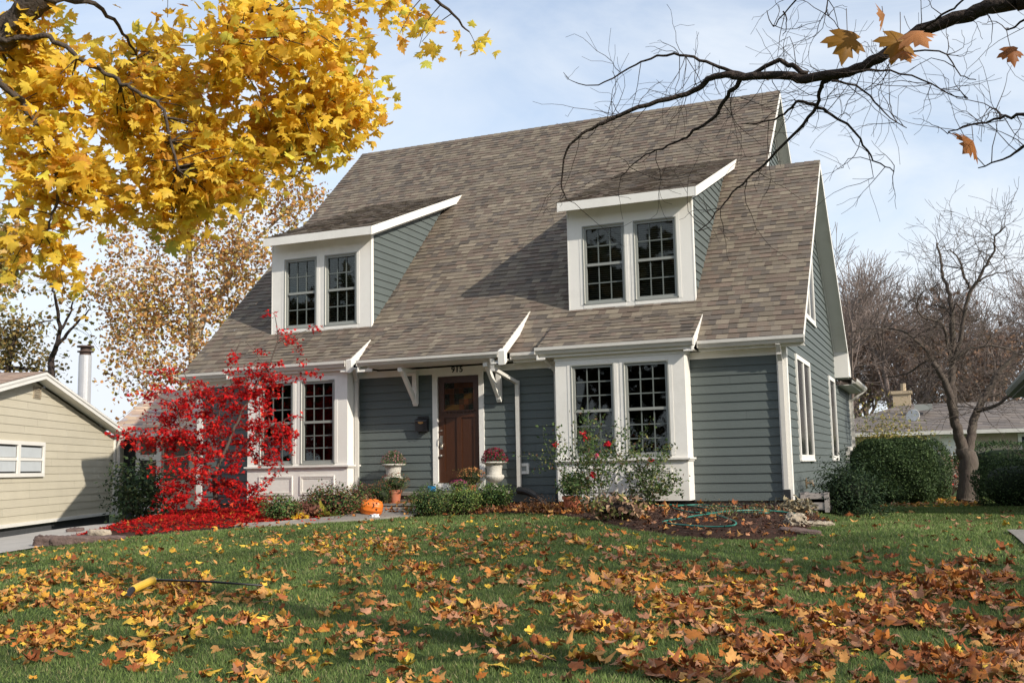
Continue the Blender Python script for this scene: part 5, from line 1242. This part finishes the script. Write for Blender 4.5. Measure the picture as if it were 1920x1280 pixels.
p = gpos(1775, 17.0); bush('burning_bush', 'twiggy reddish brown bush with red leaves behind the tree', 'shrub', p, (.85, .6, .85), 700, (.05, .09), [(.14, .07, .05), (.10, .06, .045), (.5, .03, .02), (.18, .09, .06)], LEAF_OVAL, m_leaf_dry, nst=60, shell=.1, lumps=10, wts=(3, 3, 1, 2))
p = gpos(1640, 8.0)
P = np.stack([nr.uniform(.9, 3.1, 420), nr.uniform(7.5, 15.5, 420), np.zeros(420)], 1); P[:, 2] = [gz(a_, b_)+.03 for a_, b_ in P[:, :2]]
tag(leaf_cloud('back_leaf_litter', P, .08+.05*nr.random(420), pick_cols(420, [TAN, ORG, GOLD, PINK]), LEAF_MAPLE, m_leaf_dry, rot=rots(420, up, .35), vary=.6), 'fallen leaves lying around the clipped yews in the side yard', 'leaves', kind='stuff')

def back_tree():
    rg = random.Random(33); base = gpos(1815, 11.0); dist = np.linalg.norm(base-CAM); k = dist/FPX
    t = thing('backyard_tree', 'bare spreading tree with a forked grey trunk in the side yard', 'tree', base)
    tk = MB(); skel = []
    def limb(pxs, r0, r1, off=0.0, n=8):
        P = [at_d(u, v, dist+off*i/(len(pxs)-1)) for i, (u, v) in enumerate(pxs)]
        o, rd = path(tk, P, r0*k, r1*k, n, 4, .012); skel.extend(zip(o, rd))
    limb([(1814, 942), (1815, 920), (1817, 890), (1815, 860), (1808, 842)], 19, 13.5)
    limb([(1809, 848), (1798, 820), (1792, 795), (1787, 770), (1780, 735), (1766, 705), (1750, 680)], 10.5, 4.5, -.8)
    limb([(1788, 775), (1786, 740), (1784, 700), (1787, 660), (1784, 600), (1785, 580), (1778, 545), (1768, 520), (1763, 490), (1757, 455)], 8, 1.5, .5)
    limb([(1787, 675), (1800, 640), (1806, 600), (1818, 550), (1832, 527), (1850, 495), (1865, 470), (1864, 445), (1885, 425)], 4.5, 1.2, -.3)
    limb([(1820, 545), (1808, 520), (1800, 490), (1785, 472), (1770, 470)], 2.6, .9, .4); limb([(1785, 678), (1777, 640), (1768, 610), (1750, 600), (1728, 592), (1718, 570), (1735, 545)], 3.5, .9, -.8)
    limb([(1793, 675), (1815, 655), (1840, 650), (1870, 648), (1920, 665), (1960, 680)], 3.0, .9, .3)
    limb([(1814, 850), (1822, 815), (1825, 790), (1835, 765), (1850, 735), (1868, 705), (1890, 680), (1925, 650), (1960, 610)], 9, 2.5, .8)
    limb([(1832, 770), (1855, 765), (1880, 752), (1910, 730), (1950, 715)], 4, 1.5, -.6); limb([(1832, 770), (1840, 740), (1828, 715)], 3, 1.2, .5); limb([(1766, 705), (1745, 675), (1700, 700), (1660, 708)], 3, .8, .4); limb([(1750, 680), (1730, 650), (1690, 620), (1640, 615), (1600, 622)], 3.6, .8, -.6); limb([(1784, 590), (1760, 572), (1740, 576)], 2, .8, .2); limb([(1832, 527), (1860, 515), (1900, 505)], 2, .7, .2)
    limb([(1813, 600), (1800, 575), (1790, 570), (1786, 585)], 2, 1, .1)
    for i in range(250):
        q, rd = skel[rg.randrange(20, len(skel))]
        if rd > 6*k: continue
        d_ = Vector((rg.gauss(0, .7), rg.gauss(0, .6), rg.gauss(.35, .5))).normalized()
        grow(tk, q, d_, .45+.6*rg.random(), min(rd*.45, .012), 2, rg, .75, .03, .16, (1, 3), .62, None, .4, 4, .0045, .25)
    tk.build('trunk', mat('backyard_bark', (.115, .092, .078), .95, .35, 14, .9, 40, .15, stretch=(1, 1, .25), dirt=(.15, .15, .11), dirt_amt=.4), t, smooth=True)
back_tree()

# ------------------------------------------------------------------ neighbours
def lathe_dish(mb, c, d, r):
    d = Vector(d).normalized(); q = Vector((0, 0, 1)).rotation_difference(d); k = MB(); k.lathe([(.01, 0), (r*.5, .02), (r, .08), (r, .095), (r*.5, .035), (.01, .015)], (0, 0, 0), 18); mb.faces([Vector(c)+q @ Vector(v) for v in k.v], k.f)
m_roof_far = leafmat('distant_shingle', .9, 0, .2, 12, .2)
def ranch():
    x0, x1, y0 = -10.0, 26.0, 34.0; ze = float(on_y(1800, 806, 33.5)[2]); zr = float(on_y(1800, 754, 37.5)[2]); g_ = gz(4, 34)-.3
    t = thing('ranch_house', 'low ranch house with a long grey roof beyond the hedges', 'house', (8, y0+4, g_))
    hipx = float(on_y(1690, 760, 37.5)[0])
    r_ = MB(); gr_ = [(.18, .155, .14), (.16, .14, .13), (.20, .17, .15)]
    Ls = math.hypot(4.6, zr-ze); V_ = (0, 4.6/Ls, (zr-ze)/Ls)
    shingles(r_, [(hipx-4.5, 0), (x1, 0), (x1, Ls), (hipx, Ls)], (0, y0-.6, ze), (1, 0, 0), V_, gr_, .28, (.5, 1.0), .02)
    r_.poly([(hipx-4.5, y0-.6, ze), (hipx, y0+4, zr), (hipx-4.5, y0+8.6, ze)], gr_[0]); r_.poly([(hipx-4.5, y0+8.6, ze), (hipx, y0+4, zr), (x1, y0+4, zr), (x1, y0+8.6, ze)], gr_[0])
    rf_ = r_.build('roof', m_roof_far, t, color=True)
    c_ = MB(); q = on_y(1691, 748, 38.2); h0 = float(on_y(1691, 739, 38.2)[2]); w_ = .42
    c_.box((q[0]-w_, 37.9, zr-.6), (q[0]+w_, 38.7, h0)); c_.box((q[0]-w_-.08, 37.82, h0+.001), (q[0]+w_+.08, 38.78, h0+.16)); c_.tube([(q[0]+.1, 38.3, h0+.1), (q[0]+.1, 38.3, h0+.55)], .13, 8); c_.build('chimney', mat('tan_brick', (.42, .33, .22), .9, .25, 9, .5, 20), rf_)
    for (u, v, wv) in ((1636, 785, .35), (1731, 763, .4), (1903, 790, .3)):
        p_ = on_y(u, v, y0+1.8); b = MB(); b.prism([(p_[1], p_[2]-.15), (p_[1]+.5, p_[2]+.02), (p_[1]+.5, p_[2]+.16), (p_[1], p_[2]+.14)], 0, p_[0]-wv, p_[0]+wv); b.build('roof_vent', m_sash, rf_)
    b = MB(); b.box((hipx-4.0, y0, g_), (x1, y0+8, ze-.06)); b.build('wall', mat('beige_brick', (.42, .35, .27), .9, .2, 6, .4, 14), t)
    b = MB(); b.box((hipx-4.6, y0-.66, ze-.17), (x1, y0-.602, ze+.0)); b.build('gutter', m_gutter, t)
    b = MB(); b.box((hipx-4.5, y0-.6, ze-.17), (x1, y0-.001, ze-.14)); b.build('soffit', m_white, t)
    for u0, u1, v0, v1 in ((1738, 1812, 816, 860), (1908, 1935, 812, 850)):
        a_ = on_y(u0, v0, y0-.05); c2 = on_y(u1, v1, y0-.05); b = MB()
        for q0, q1 in (((a_[0], c2[2]), (a_[0]+.15, a_[2])), ((c2[0]-.15, c2[2]), (c2[0], a_[2])), ((a_[0]+.15, a_[2]-.15), (c2[0]-.15, a_[2])), ((a_[0]+.15, c2[2]), (c2[0]-.15, c2[2]+.12))): b.box((q0[0], y0-.08, q0[1]), (q1[0], y0-.001, q1[1]))
        wo = b.build('window', m_white, t); b = MB(); b.box((a_[0]+.15, y0-.03, c2[2]+.12), (c2[0]-.15, y0-.002, a_[2]-.15)); b.build('pane', m_screen if u0 > 1800 else m_white, wo)
    p_ = on_y(1713, 782, y0+1.2); s = MB(); lathe_dish(s, p_, (-.5, -.8, .3), .38); s.tube([(p_[0], p_[1]+.05, p_[2]), (p_[0]+.1, p_[1]+.4, p_[2]-.3)], .03, 6)
    tag(s.build('satellite_dish', m_gutter, smooth=True), 'pale satellite dish on the ranch house roof', 'satellite dish')
ranch()
def right_house():
    xr, xw_, ze, zr, xm, ya, yb = 3.86, 4.5, 2.36, 4.35, 9.0, .65, 7.2
    t = thing('neighbour_house', 'neighbouring grey house whose eave corner shows at the right edge', 'house', (9, 4.6, 0)); D_ = [(.15, .14, .13), (.12, .115, .11), (.17, .155, .14)]
    L_ = math.hypot(xm-xr, zr-ze)
    for sg in (1, -1):
        x_ = xr if sg > 0 else 2*xm-xr; b = MB(); shingles(b, [(ya, 0), (yb, 0), (yb, L_), (ya, L_)], (x_, 0, ze), (0, 1, 0), (sg*(xm-xr)/L_, 0, (zr-ze)/L_), D_); b.build('roof', m_shingle, t, color=True)
    b = MB(); b.prism([(xw_, -.4), (2*xm-xw_, -.4), (2*xm-xw_, ze-.04), (xm, zr-.14), (xw_, ze-.04)], 1, ya+.4, yb-.4); gm = mat('grey_siding', (.22, .22, .21), .7, .12, 4); b.build('wall', gm, t)
    gt = mat('grey_trim', (.26, .27, .27), .6, .1)
    b = MB(); b.prism([(xr, ze-.02), (xr-.12, ze-.01), (xr-.12, ze-.06), (xr-.085, ze-.13), (xr, ze-.14)], 1, ya, yb); b.build('gutter', gt, t)
    b = MB(); b.box((xr+.001, ya, ze-.17), (xw_, yb, ze-.142)); b.build('soffit', gt, t)
    for y_ in (ya-.02, yb): 
        b = MB(); b.prism([(xr, ze-.01), (xm, zr-.01), (2*xm-xr, ze-.01), (2*xm-xr, ze-.2), (xm, zr-.2), (xr, ze-.2)], 1, y_, y_+.02); b.build('rake_board', gt, t)
right_house()
def left_house():
    C0 = at_d(212, 885, 33.0); a = np.array([-.421, .907, 0]); n_ = np.array([.907, .421, 0]); Z = np.array([0, 0, 1.])
    t = thing('beige_house', 'beige clapboard house with a low gable roof across the driveway', 'house', (C0[0], C0[1], -.5))
    def onw(u, v, off=0.0):                                       # point of the gable wall's plane (moved out by off): along, height
        d = ray(u, v); o = C0+n_*off; k = ((o-CAM)@n_)/(d@n_); p = CAM+d*k-C0; return float(p@a), float(p[2]+C0[2])
    def W(s, h, o=0.0): return C0+a*s+n_*o+np.array([0, 0, h-C0[2]])
    sA, hA = onw(87, 697, .3); sE, hE = onw(236, 806, .3); sl = (hA-hE)/(sE-sA); sB = 2*sA-sE; zb_ = onw(100, 973)[1]; g_ = -.95
    BG = (.56, .51, .40)
    lp = MB(); hw = hA-.12
    lap(lp, [(sB+.35, zb_), (0, zb_), (0, hw-sl*(0-sA)-.1), (sA, hw-.1), (sB+.35, hw-sl*(sA-sB-.35)-.1)], (C0-np.array([0, 0, C0[2]]), a, n_), BG, .19, .012); lp.build('gable_wall', m_beige, t, color=True)
    f_ = MB(); f_.faces([W(sB+.3, g_, -.06), W(-.05, g_, -.06), W(-.05, zb_+.03, -.06), W(sB+.3, zb_+.03, -.06)], [(0, 1, 2, 3)]); f_.build('foundation', mat('dark_foundation', (.06, .062, .07), .9, .25, 8), t)
    def fr(o=0.0): return (C0-np.array([0, 0, C0[2]])+n_*o, a, Z, n_)
    f_ = MB(); f_.fbox(fr(), (sB+.3, zb_-.06, -.02), (.05, zb_+.02, .05)); f_.build('skirt_board', m_white, t)
    f_ = MB(); f_.fbox(fr(), (-.03, zb_+.021, .0), (.07, hE-.1, .045)); f_.build('corner_board', m_white, t)
    # roof, soffit, rakes
    tan = [(.36, .27, .22), (.32, .24, .20), (.40, .30, .24)]; D = 10.0
    for sg, s1 in ((1, sE), (-1, sB)):
        r_ = MB(); U = -n_; Lr_ = math.hypot(s1-sA, hA-hE); Vd = (W(sA, hA)-W(s1, hE))/Lr_; O = W(s1, hE, .3)
        shingles(r_, [(0, 0), (D, 0), (D, Lr_), (0, Lr_)], O, U, Vd, tan, .16, (.25, .4), .012); r_.build('roof', m_shingle, t, color=True)
        s_ = MB(); s_.poly([W(s1, hE-.16, .28), W(sA, hA-.16, .28), W(sA, hA-.16, 0), W(s1, hE-.16, 0)]); s_.build('soffit', m_white, t)
        k_ = MB(); P = [W(sA, hA-.01, .3), W(s1, hE-.01, .3), W(s1, hE-.17, .3), W(sA, hA-.17, .3)]; k_.faces(P+[p_-n_*.03 for p_ in P], [(0, 1, 2, 3), (7, 6, 5, 4), (0, 4, 5, 1), (1, 5, 6, 2), (2, 6, 7, 3)]); P2 = [p_+n_*.02+Z*.0 for p_ in P[:2]]+[p_+n_*.02+Z*.10 for p_ in P[2:]]; k_.faces(P2+[p_-n_*.019 for p_ in P2], [(0, 1, 2, 3), (0, 4, 5, 1), (1, 5, 6, 2), (2, 6, 7, 3)]); k_.build('rake_board', m_white, t)
    # vent, window, flue, downspout
    (v0, z1), (v1, z0) = onw(62, 722), onw(75, 748); b = MB(); b.fbox(fr(), (v0, z0, .0), (v0+.03, z1, .03)); b.fbox(fr(), (v1-.03, z0, .0), (v1, z1, .03))
    for i in range(7): b.fbox(fr(), (v0+.03, z0+(z1-z0)*i/7, .002), (v1-.03, z0+(z1-z0)*(i+.55)/7, .024))
    b.build('gable_vent', mat('tan_vent', (.36, .30, .22), .7, .1), t)
    (w0, z1), (w1, z0) = onw(-70, 820), onw(79, 893); b = MB(); m_ = onw(32, 850)[0]; zm = (z0+z1)/2
    for q in ((w0, z0, w0+.09, z1), (w1-.09, z0, w1, z1), (w0+.09, z1-.09, w1-.09, z1), (w0+.09, z0, w1-.09, z0+.09), (m_-.07, z0+.09, m_+.07, z1-.09)): b.fbox(fr(), (q[0], q[1], .0), (q[2], q[3], .06))
    for q0, q1 in ((w0+.09, m_-.07), (m_+.07, w1-.09)): b.fbox(fr(), (q0, zm-.04, .0), (q1, zm+.03, .045))
    wo = b.build('window', m_white, t); b = MB(); b.fbox(fr(), (w0+.09, z0+.09, .012), (w1-.09, z1-.09, .02)); b.build('pane', m_screen, wo)
    b = MB()
    for q0, q1 in ((w0+.14, m_-.12), (m_+.12, w1-.14)): b.fbox(fr(), (q0, zm+.04, .0205), (q1, z1-.14, .026)); b.fbox(fr(), (q0, z0+.13, .0205), (q1, z0+.40, .026), mi=0)
    b.build('blind', mat('pale_blind', (.52, .55, .57), .7, .1, 4), wo)
    fl = at_d(158, 735, 34.2); b = MB(); zt = at_d(158, 660, 34.2)[2]; b.lathe([(.19, -1.2), (.19, zt-fl[2]-.1), (.17, zt-fl[2]-.08), (.0, zt-fl[2]-.08)], (fl[0], fl[1], fl[2]), 20); fo = b.build('flue_pipe', mat('galvanised_flue', (.55, .56, .58), .4, .12, 6, .1, 20, .5, metal=.4), t, smooth=False)
    b = MB(); b.lathe([(.17, 0), (.17, .1), (.24, .1), (.24, .13), (.15, .13), (.15, .25), (.25, .25), (.25, .29), (0, .31)], (fl[0], fl[1], zt-.09), 20); b.build('flue_cap', mat('rusty_cap', (.08, .05, .04), .7, .4, 12), fo)
    # porch wing facing the street, to the right of the gable
    O2 = C0+a*.9; N2 = -a
    def onp(u, v):
        d = ray(u, v); k = ((O2-CAM)@N2)/(d@N2); p = CAM+d*k-O2; return float(p@n_), float(p[2]+O2[2])
    OB = O2-np.array([0, 0, O2[2]]); WL = 5.4; hp = onp(300, 812)[1]
    def fp(o=0.0): return (OB+N2*o, n_, Z, N2)
    lp = MB(); lap(lp, [(0, zb_), (WL, zb_), (WL, hp-.1), (0, hp-.1)], (OB, n_, N2), tuple(c*.95 for c in BG), .19, .012); lp.build('porch_wall', m_beige, t, color=True)
    b = MB(); P0 = C0-np.array([0, 0, C0[2]]); b.faces([P0+n_*.01+Z*zb_, P0+a*.9+n_*.01+Z*zb_, P0+a*.9+n_*.01+Z*(hE-.1), P0+n_*.01+Z*(hE-.1)], [(0, 1, 2, 3)]); b.build('return_wall', mat('beige_plain', BG, .7, .08), t)
    b = MB(); b.fbox(fp(), (0, g_, -.06), (WL, zb_, -.02)); b.build('foundation', bpy.data.materials['dark_foundation'], t)
    u0, u1, u2, u3 = onp(217, 880)[0], onp(255, 880)[0], onp(300, 880)[0], onp(335, 880)[0]
    b = MB(); b.fbox(fp(), (u0+.06, zb_+.35, .02), (u1, hp-.15, .03)); b.build('porch_screen', m_screen, t)
    b = MB(); b.fbox(fp(), (u2+.12, zb_+.9, .02), (u3+.3, hp-.3, .03)); b.build('porch_screen', m_screen, t)
    b = MB(); dz0, dz1 = onp(277, 862)[1], onp(277, 824)[1]
    for q in ((u1+.001, zb_-.2, u1+.13, hp-.12), (u2-.10, zb_-.2, u2+.05, hp-.12), (u1+.13, dz0, u2-.1, dz0+.16), (u1+.13, zb_-.2, u2-.1, zb_+.65), (u1+.13, dz1, u2-.1, hp-.12)): b.fbox(fp(), (q[0], q[1], .012), (q[2], q[3], .06))
    dd = b.build('porch_door', m_white, t)
    b = MB(); b.fbox(fp(), (u1+.13, zb_+.65, .015), (u2-.1, dz0, .03)); b.fbox(fp(), (u1+.13, dz0+.16, .0152), (u2-.1, dz1, .03)); b.build('door_glass', m_screen, dd)
    b = MB(); b.fbox(fp(), (WL-.1, zb_, .0), (WL+.03, hp-.05, .05)); b.build('corner_board', m_white, t)
    hr = at_d(175, 737, 39.5)[2]; Ld = math.hypot(4.6, hr-hp)
    b = MB(); shingles(b, [(-.4, 0), (WL+.5, 0), (WL-2.4, Ld), (-.4, Ld)], OB+N2*.4+Z*(hp), n_, (a*4.6+Z*(hr-hp))/Ld, [(.50, .36, .28), (.44, .32, .25), (.40, .35, .34), (.55, .42, .30)], .16, (.25, .4), .012); b.build('porch_roof', m_shingle, t, color=True)
    b = MB(); q0 = OB+N2*.4+n_*(WL+.5)+Z*hp; q1 = OB+N2*.4+n_*(WL-2.4)+a*4.6+Z*hr; q2 = q0+a*9.2; b.faces([q0, q2, q1], [(0, 1, 2)], (.36, .27, .22)); b.build('porch_roof', m_shingle, t, color=True)
    b = MB(); b.fbox(fp(), (-.0, hp-.13, .36), (WL+.5, hp-.01, .46)); b.build('porch_gutter', m_gutter, t)
    b = MB(); b.fbox(fp(), (0, hp-.15, .0), (WL+.45, hp-.131, .36)); b.build('porch_soffit', m_white, t)
    b = MB(); b.tube([W(.25, hE-.12, .35), W(.12, hE-.32, .14), W(.10, hE-.5, .10), W(.10, zb_-.12, .10)], .055, 8); b.build('downspout', m_gutter, t)
    # main block behind
    b = MB(); b.faces([W(sB+.35, g_, -.1), W(sB+.35, hE, -.1), W(sB+.35, hE, -9.5), W(sB+.35, g_, -9.5)], [(0, 1, 2, 3)]); b.build('side_wall', m_beige, t)
left_house()

# ------------------------------------------------------------------ background trees
FARLEAF = leafmat('distant_leaf', .6, .35, .2, 6, .2)
def sycamore():
    rg = random.Random(41); base = at_d(362, 900, 44.0); base[2] = gz(base[0], base[1]); dist = np.linalg.norm(base-CAM); k = dist/FPX
    t = thing('sycamore_tree', 'tall pale barked sycamore with thinning russet and yellow leaves', 'tree', base); tk = MB(); skel = []
    def limb(pxs, r0, r1, off=0.0):
        o, _ = path(tk, [at_d(u, v, dist+off*i/(len(pxs)-1)) for i, (u, v) in enumerate(pxs)], r0*k, r1*k, 7, 4, .03); skel.extend(o)
    limb([(362, 915), (363, 800), (362, 640), (358, 560), (356, 500), (350, 450), (345, 380), (350, 300)], 12, 3)
    limb([(362, 660), (385, 590), (420, 540), (440, 490), (450, 430), (460, 370), (480, 320)], 7, 2, 1); limb([(358, 560), (330, 520), (290, 500), (240, 505), (200, 530)], 4, 1, -1); limb([(362, 640), (320, 610), (270, 600), (225, 620)], 4, 1, 1); limb([(440, 490), (500, 430), (550, 390), (600, 360)], 3.5, 1, 1.5); limb([(350, 450), (300, 400), (260, 380)], 3, 1, 1); limb([(363, 720), (310, 700), (260, 690)], 3, 1, -1.5); limb([(420, 540), (460, 520), (490, 510)], 2.5, 1, -1); limb([(363, 800), (330, 770), (300, 740)], 2.5, 1, -1)
    B = lambda u, v, ru, rv, w_=None: px_blob(u, v, ru, rv, dist, 2.2, w_)
    bl = [B(400, 470, 170, 130), B(300, 600, 130, 110), B(300, 700, 110, 80), B(560, 380, 65, 60), B(230, 560, 60, 90), B(420, 330, 140, 90, 7000), B(240, 440, 60, 60, 2500), B(330, 780, 70, 40, 1800), B(450, 560, 60, 60, 3000), B(290, 800, 60, 50, 1200)]
    tg = blob_points(bl, 560); ends = twigs_to(tk, skel, tg, rg, .03, .008)
    tk.build('trunk', mat('sycamore_bark', (.50, .42, .32), .9, .3, 1.6, dirt=(.18, .13, .10), dirt_amt=.7), t, smooth=True)
    n = 11000; kx = nr.integers(0, len(tg), n); M_ = np.array([e[2] for e in ends]); W = M_[kx]+(tg[kx]-M_[kx])*(nr.random((n, 1))*1.15)+nr.normal(size=(n, 3))*.30
    W = W[W[:, 2] > .9]; n = len(W)
    leaf_cloud('crown', W, .10+.08*nr.random(n), pick_cols(n, [(.46, .22, .08), (.55, .31, .10), (.60, .44, .12), (.32, .16, .07), (.40, .35, .10), (.64, .38, .14)], (4, 4, 3, 3, 2, 1.5), .15), LEAF_CHUNK, FARLEAF, t, rot=rots(n, np.array([[.3, -.3, .6]]), .8), vary=.4)
sycamore()
def far_tree(name, label, u, dist, blobs, trunk, n, size, pal, seed, limbs=(), r=9, m=None, group=None, twn=160):
    rg = random.Random(seed); base = at_d(u, 900, dist); base[2] = gz(base[0], base[1]); k = dist/FPX
    t = thing(name, label, 'tree', base, group); tk = MB(); skel = []
    for (pxs, r0, r1) in [(trunk, r, 1.5)]+list(limbs):
        o, _ = path(tk, [at_d(a, b, dist+rg.gauss(0, .3)) for a, b in pxs], r0*k, r1*k, 7, 4, .02); skel.extend(o)
    bl = [px_blob(a, b, c, d, dist) for a, b, c, d in blobs]; tg = blob_points(bl, twn); ends = twigs_to(tk, skel, tg, rg, .02, .006); tk.build('trunk', m or m_bark, t, smooth=True)
    if n:
        kx = nr.integers(0, len(tg), n); M_ = np.array([e[2] for e in ends]); W = M_[kx]+(tg[kx]-M_[kx])*(nr.random((n, 1))*1.1)+nr.normal(size=(n, 3))*k*9
        leaf_cloud('crown', W, size*(.7+.6*nr.random(n)), pick_cols(n, pal, None, .15), LEAF_CHUNK, FARLEAF, t)
far_tree('bare_tree', 'slender dark tree with few leaves behind the beige house roof', 103, 46, [(150, 560, 60, 60), (90, 560, 50, 60), (150, 640, 40, 40)], [(100, 905), (99, 760), (97, 700), (98, 670), (106, 650), (112, 620), (108, 580), (102, 550), (95, 530)], 160, .2, [(.34, .2, .06), (.3, .26, .07)], 51, [([(106, 650), (125, 625), (150, 600), (170, 580)], 4, 1), ([(112, 620), (130, 590), (140, 560)], 3, 1)], 8, m_bark_dark, None, 60)
far_tree('brown_tree', 'brown and olive leafed tree at the far left behind the beige roof', 30, 52, [(35, 650, 70, 45), (20, 610, 50, 40), (75, 690, 50, 25), (-40, 660, 60, 60)], [(20, 905), (18, 760), (15, 690), (25, 640), (40, 600)], 2200, .15, [(.32, .24, .09), (.2, .17, .06), (.32, .2, .07), (.16, .14, .06)], 52, [([(15, 690), (60, 690), (95, 700)], 4, 1), ([(25, 640), (60, 610), (100, 600)], 3, 1)], 9, m_bark_dark)
far_tree('birch_tree', 'feathery golden tree far off at the left edge of the sky', -10, 60, [(-10, 450, 50, 60), (5, 520, 45, 50), (-40, 500, 60, 90), (25, 460, 20, 45)], [(-20, 905), (-18, 700), (-12, 560), (-8, 440), (-5, 400)], 1700, .30, [(.55, .36, .12), (.45, .34, .1), (.5, .3, .14), (.3, .3, .1)], 53, [], 8, m_twig, None, 200)

# woods on the right: a few built trees, copied with turns
def wood_proto(seed, leafy, h=12):
    rg = random.Random(seed); t = thing('woodland_tree', 'x', 'tree', (0, 0, 0), 'bare trees in the wood beyond the ranch house'); tk = MB(); tips = []
    pts = grow(tk, (0, 0, -.2), (rg.gauss(0, .05), rg.gauss(0, .05), 1), h*.40, .26, 5, rg, .62, .05, .10, (3, 4), .68, tips, .55, 6, .011, .35)
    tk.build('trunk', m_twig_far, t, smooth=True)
    if leafy:
        T = np.array([tuple(q) for q in tips]); T = T[T[:, 2] < h*.85]; n = leafy; W = T[nr.integers(0, len(T), n)]+nr.normal(size=(n, 3))*.2
        leaf_cloud('crown', W, .16+.14*nr.random(n), pick_cols(n, [(.25, .15, .10), (.30, .19, .12), (.20, .13, .10)], None, .15), LEAF_CHUNK, FARLEAF, t)
    return t
def copy_tree(o, loc, rz, sc, label):
    r_ = o.copy(); COL.objects.link(r_); r_.location = loc; r_.rotation_euler = (0, 0, rz); r_.scale = (sc, sc, sc); r_['label'] = label
    for ch in list(o.children):
        c_ = ch.copy(); COL.objects.link(c_); c_.parent = r_
    return r_
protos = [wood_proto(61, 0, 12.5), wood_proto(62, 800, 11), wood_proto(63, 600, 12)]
WL = 'grey brown bare tree in the wood behind the ranch house'
spots = [(1595, 68, 1.15, 0), (1640, 76, 1.2, 1), (1690, 70, 1.15, 0), (1738, 80, 1.25, 2), (1782, 72, 1.0, 1), (1830, 82, 1.15, 2), (1875, 70, .95, 1), (1925, 78, 1.1, 2), (1560, 82, 1.3, 2), (1990, 75, 1.15, 0), (1615, 92, 1.35, 2), (1710, 95, 1.3, 1), (1800, 98, 1.25, 0), (1900, 92, 1.2, 1), (1520, 74, 1.15, 1)]
for i, (u, dd, sc, kk) in enumerate(spots):
    p_ = at_d(u, 900, dd); loc = Vector((float(p_[0]), float(p_[1]), gz(p_[0], p_[1]))); o = protos[kk]
    if kk in [s[3] for s in spots[:i]]: copy_tree(o, loc, i*1.7, sc, WL)
    else: o.location = loc; o.rotation_euler = (0, 0, i*1.7); o.scale = (sc,)*3
for o in protos: o['label'] = WL

# trees standing outside the frame: they shade the lawn and are mirrored in the windows
copy_tree(protos[0], Vector((9.6, -11.6, gz(9.6, -11.6))), 2.2, .72, 'bare slender tree standing off to the right of the front lawn')
def unseen_street_tree():  # unseen trees added to darken window reflections and hold skylight off the front
    rg = random.Random(71); t = thing('unseen_street_tree', 'x', 'tree', (0, 0, 0), 'unseen broad trees across the street'); tk = MB(); tips = []
    grow(tk, (0, 0, -.2), (0, 0, 1), 4.6, .32, 4, rg, .7, .03, .10, (3, 4), .68, tips, .5, 6, .02, .35); tk.build('trunk', m_bark, t, smooth=True)
    T = np.array([tuple(q) for q in tips]); n = 5200; W = T[nr.integers(0, len(T), n)]+nr.normal(size=(n, 3))*.45
    leaf_cloud('crown', W, .35+.3*nr.random(n), pick_cols(n, [(.10, .08, .03), (.16, .10, .035), (.07, .075, .025)], None, .15), LEAF_CHUNK, FARLEAF, t)
    return t
st0 = unseen_street_tree()
for i, x in enumerate((-34, -25, -17, -9, -1, 7, 15, 24)):
    loc = Vector((x+rng.gauss(0, 1), -41+rng.gauss(0, 2), gz(x, -41))); sc = 1.25+.3*rng.random()
    lab_ = 'unseen broad brown leafed tree added across the street opposite the house'
    if i == 0: st0.location = loc; st0.scale = (sc,)*3; st0['label'] = lab_
    else: copy_tree(st0, loc, i*1.3, sc, lab_)
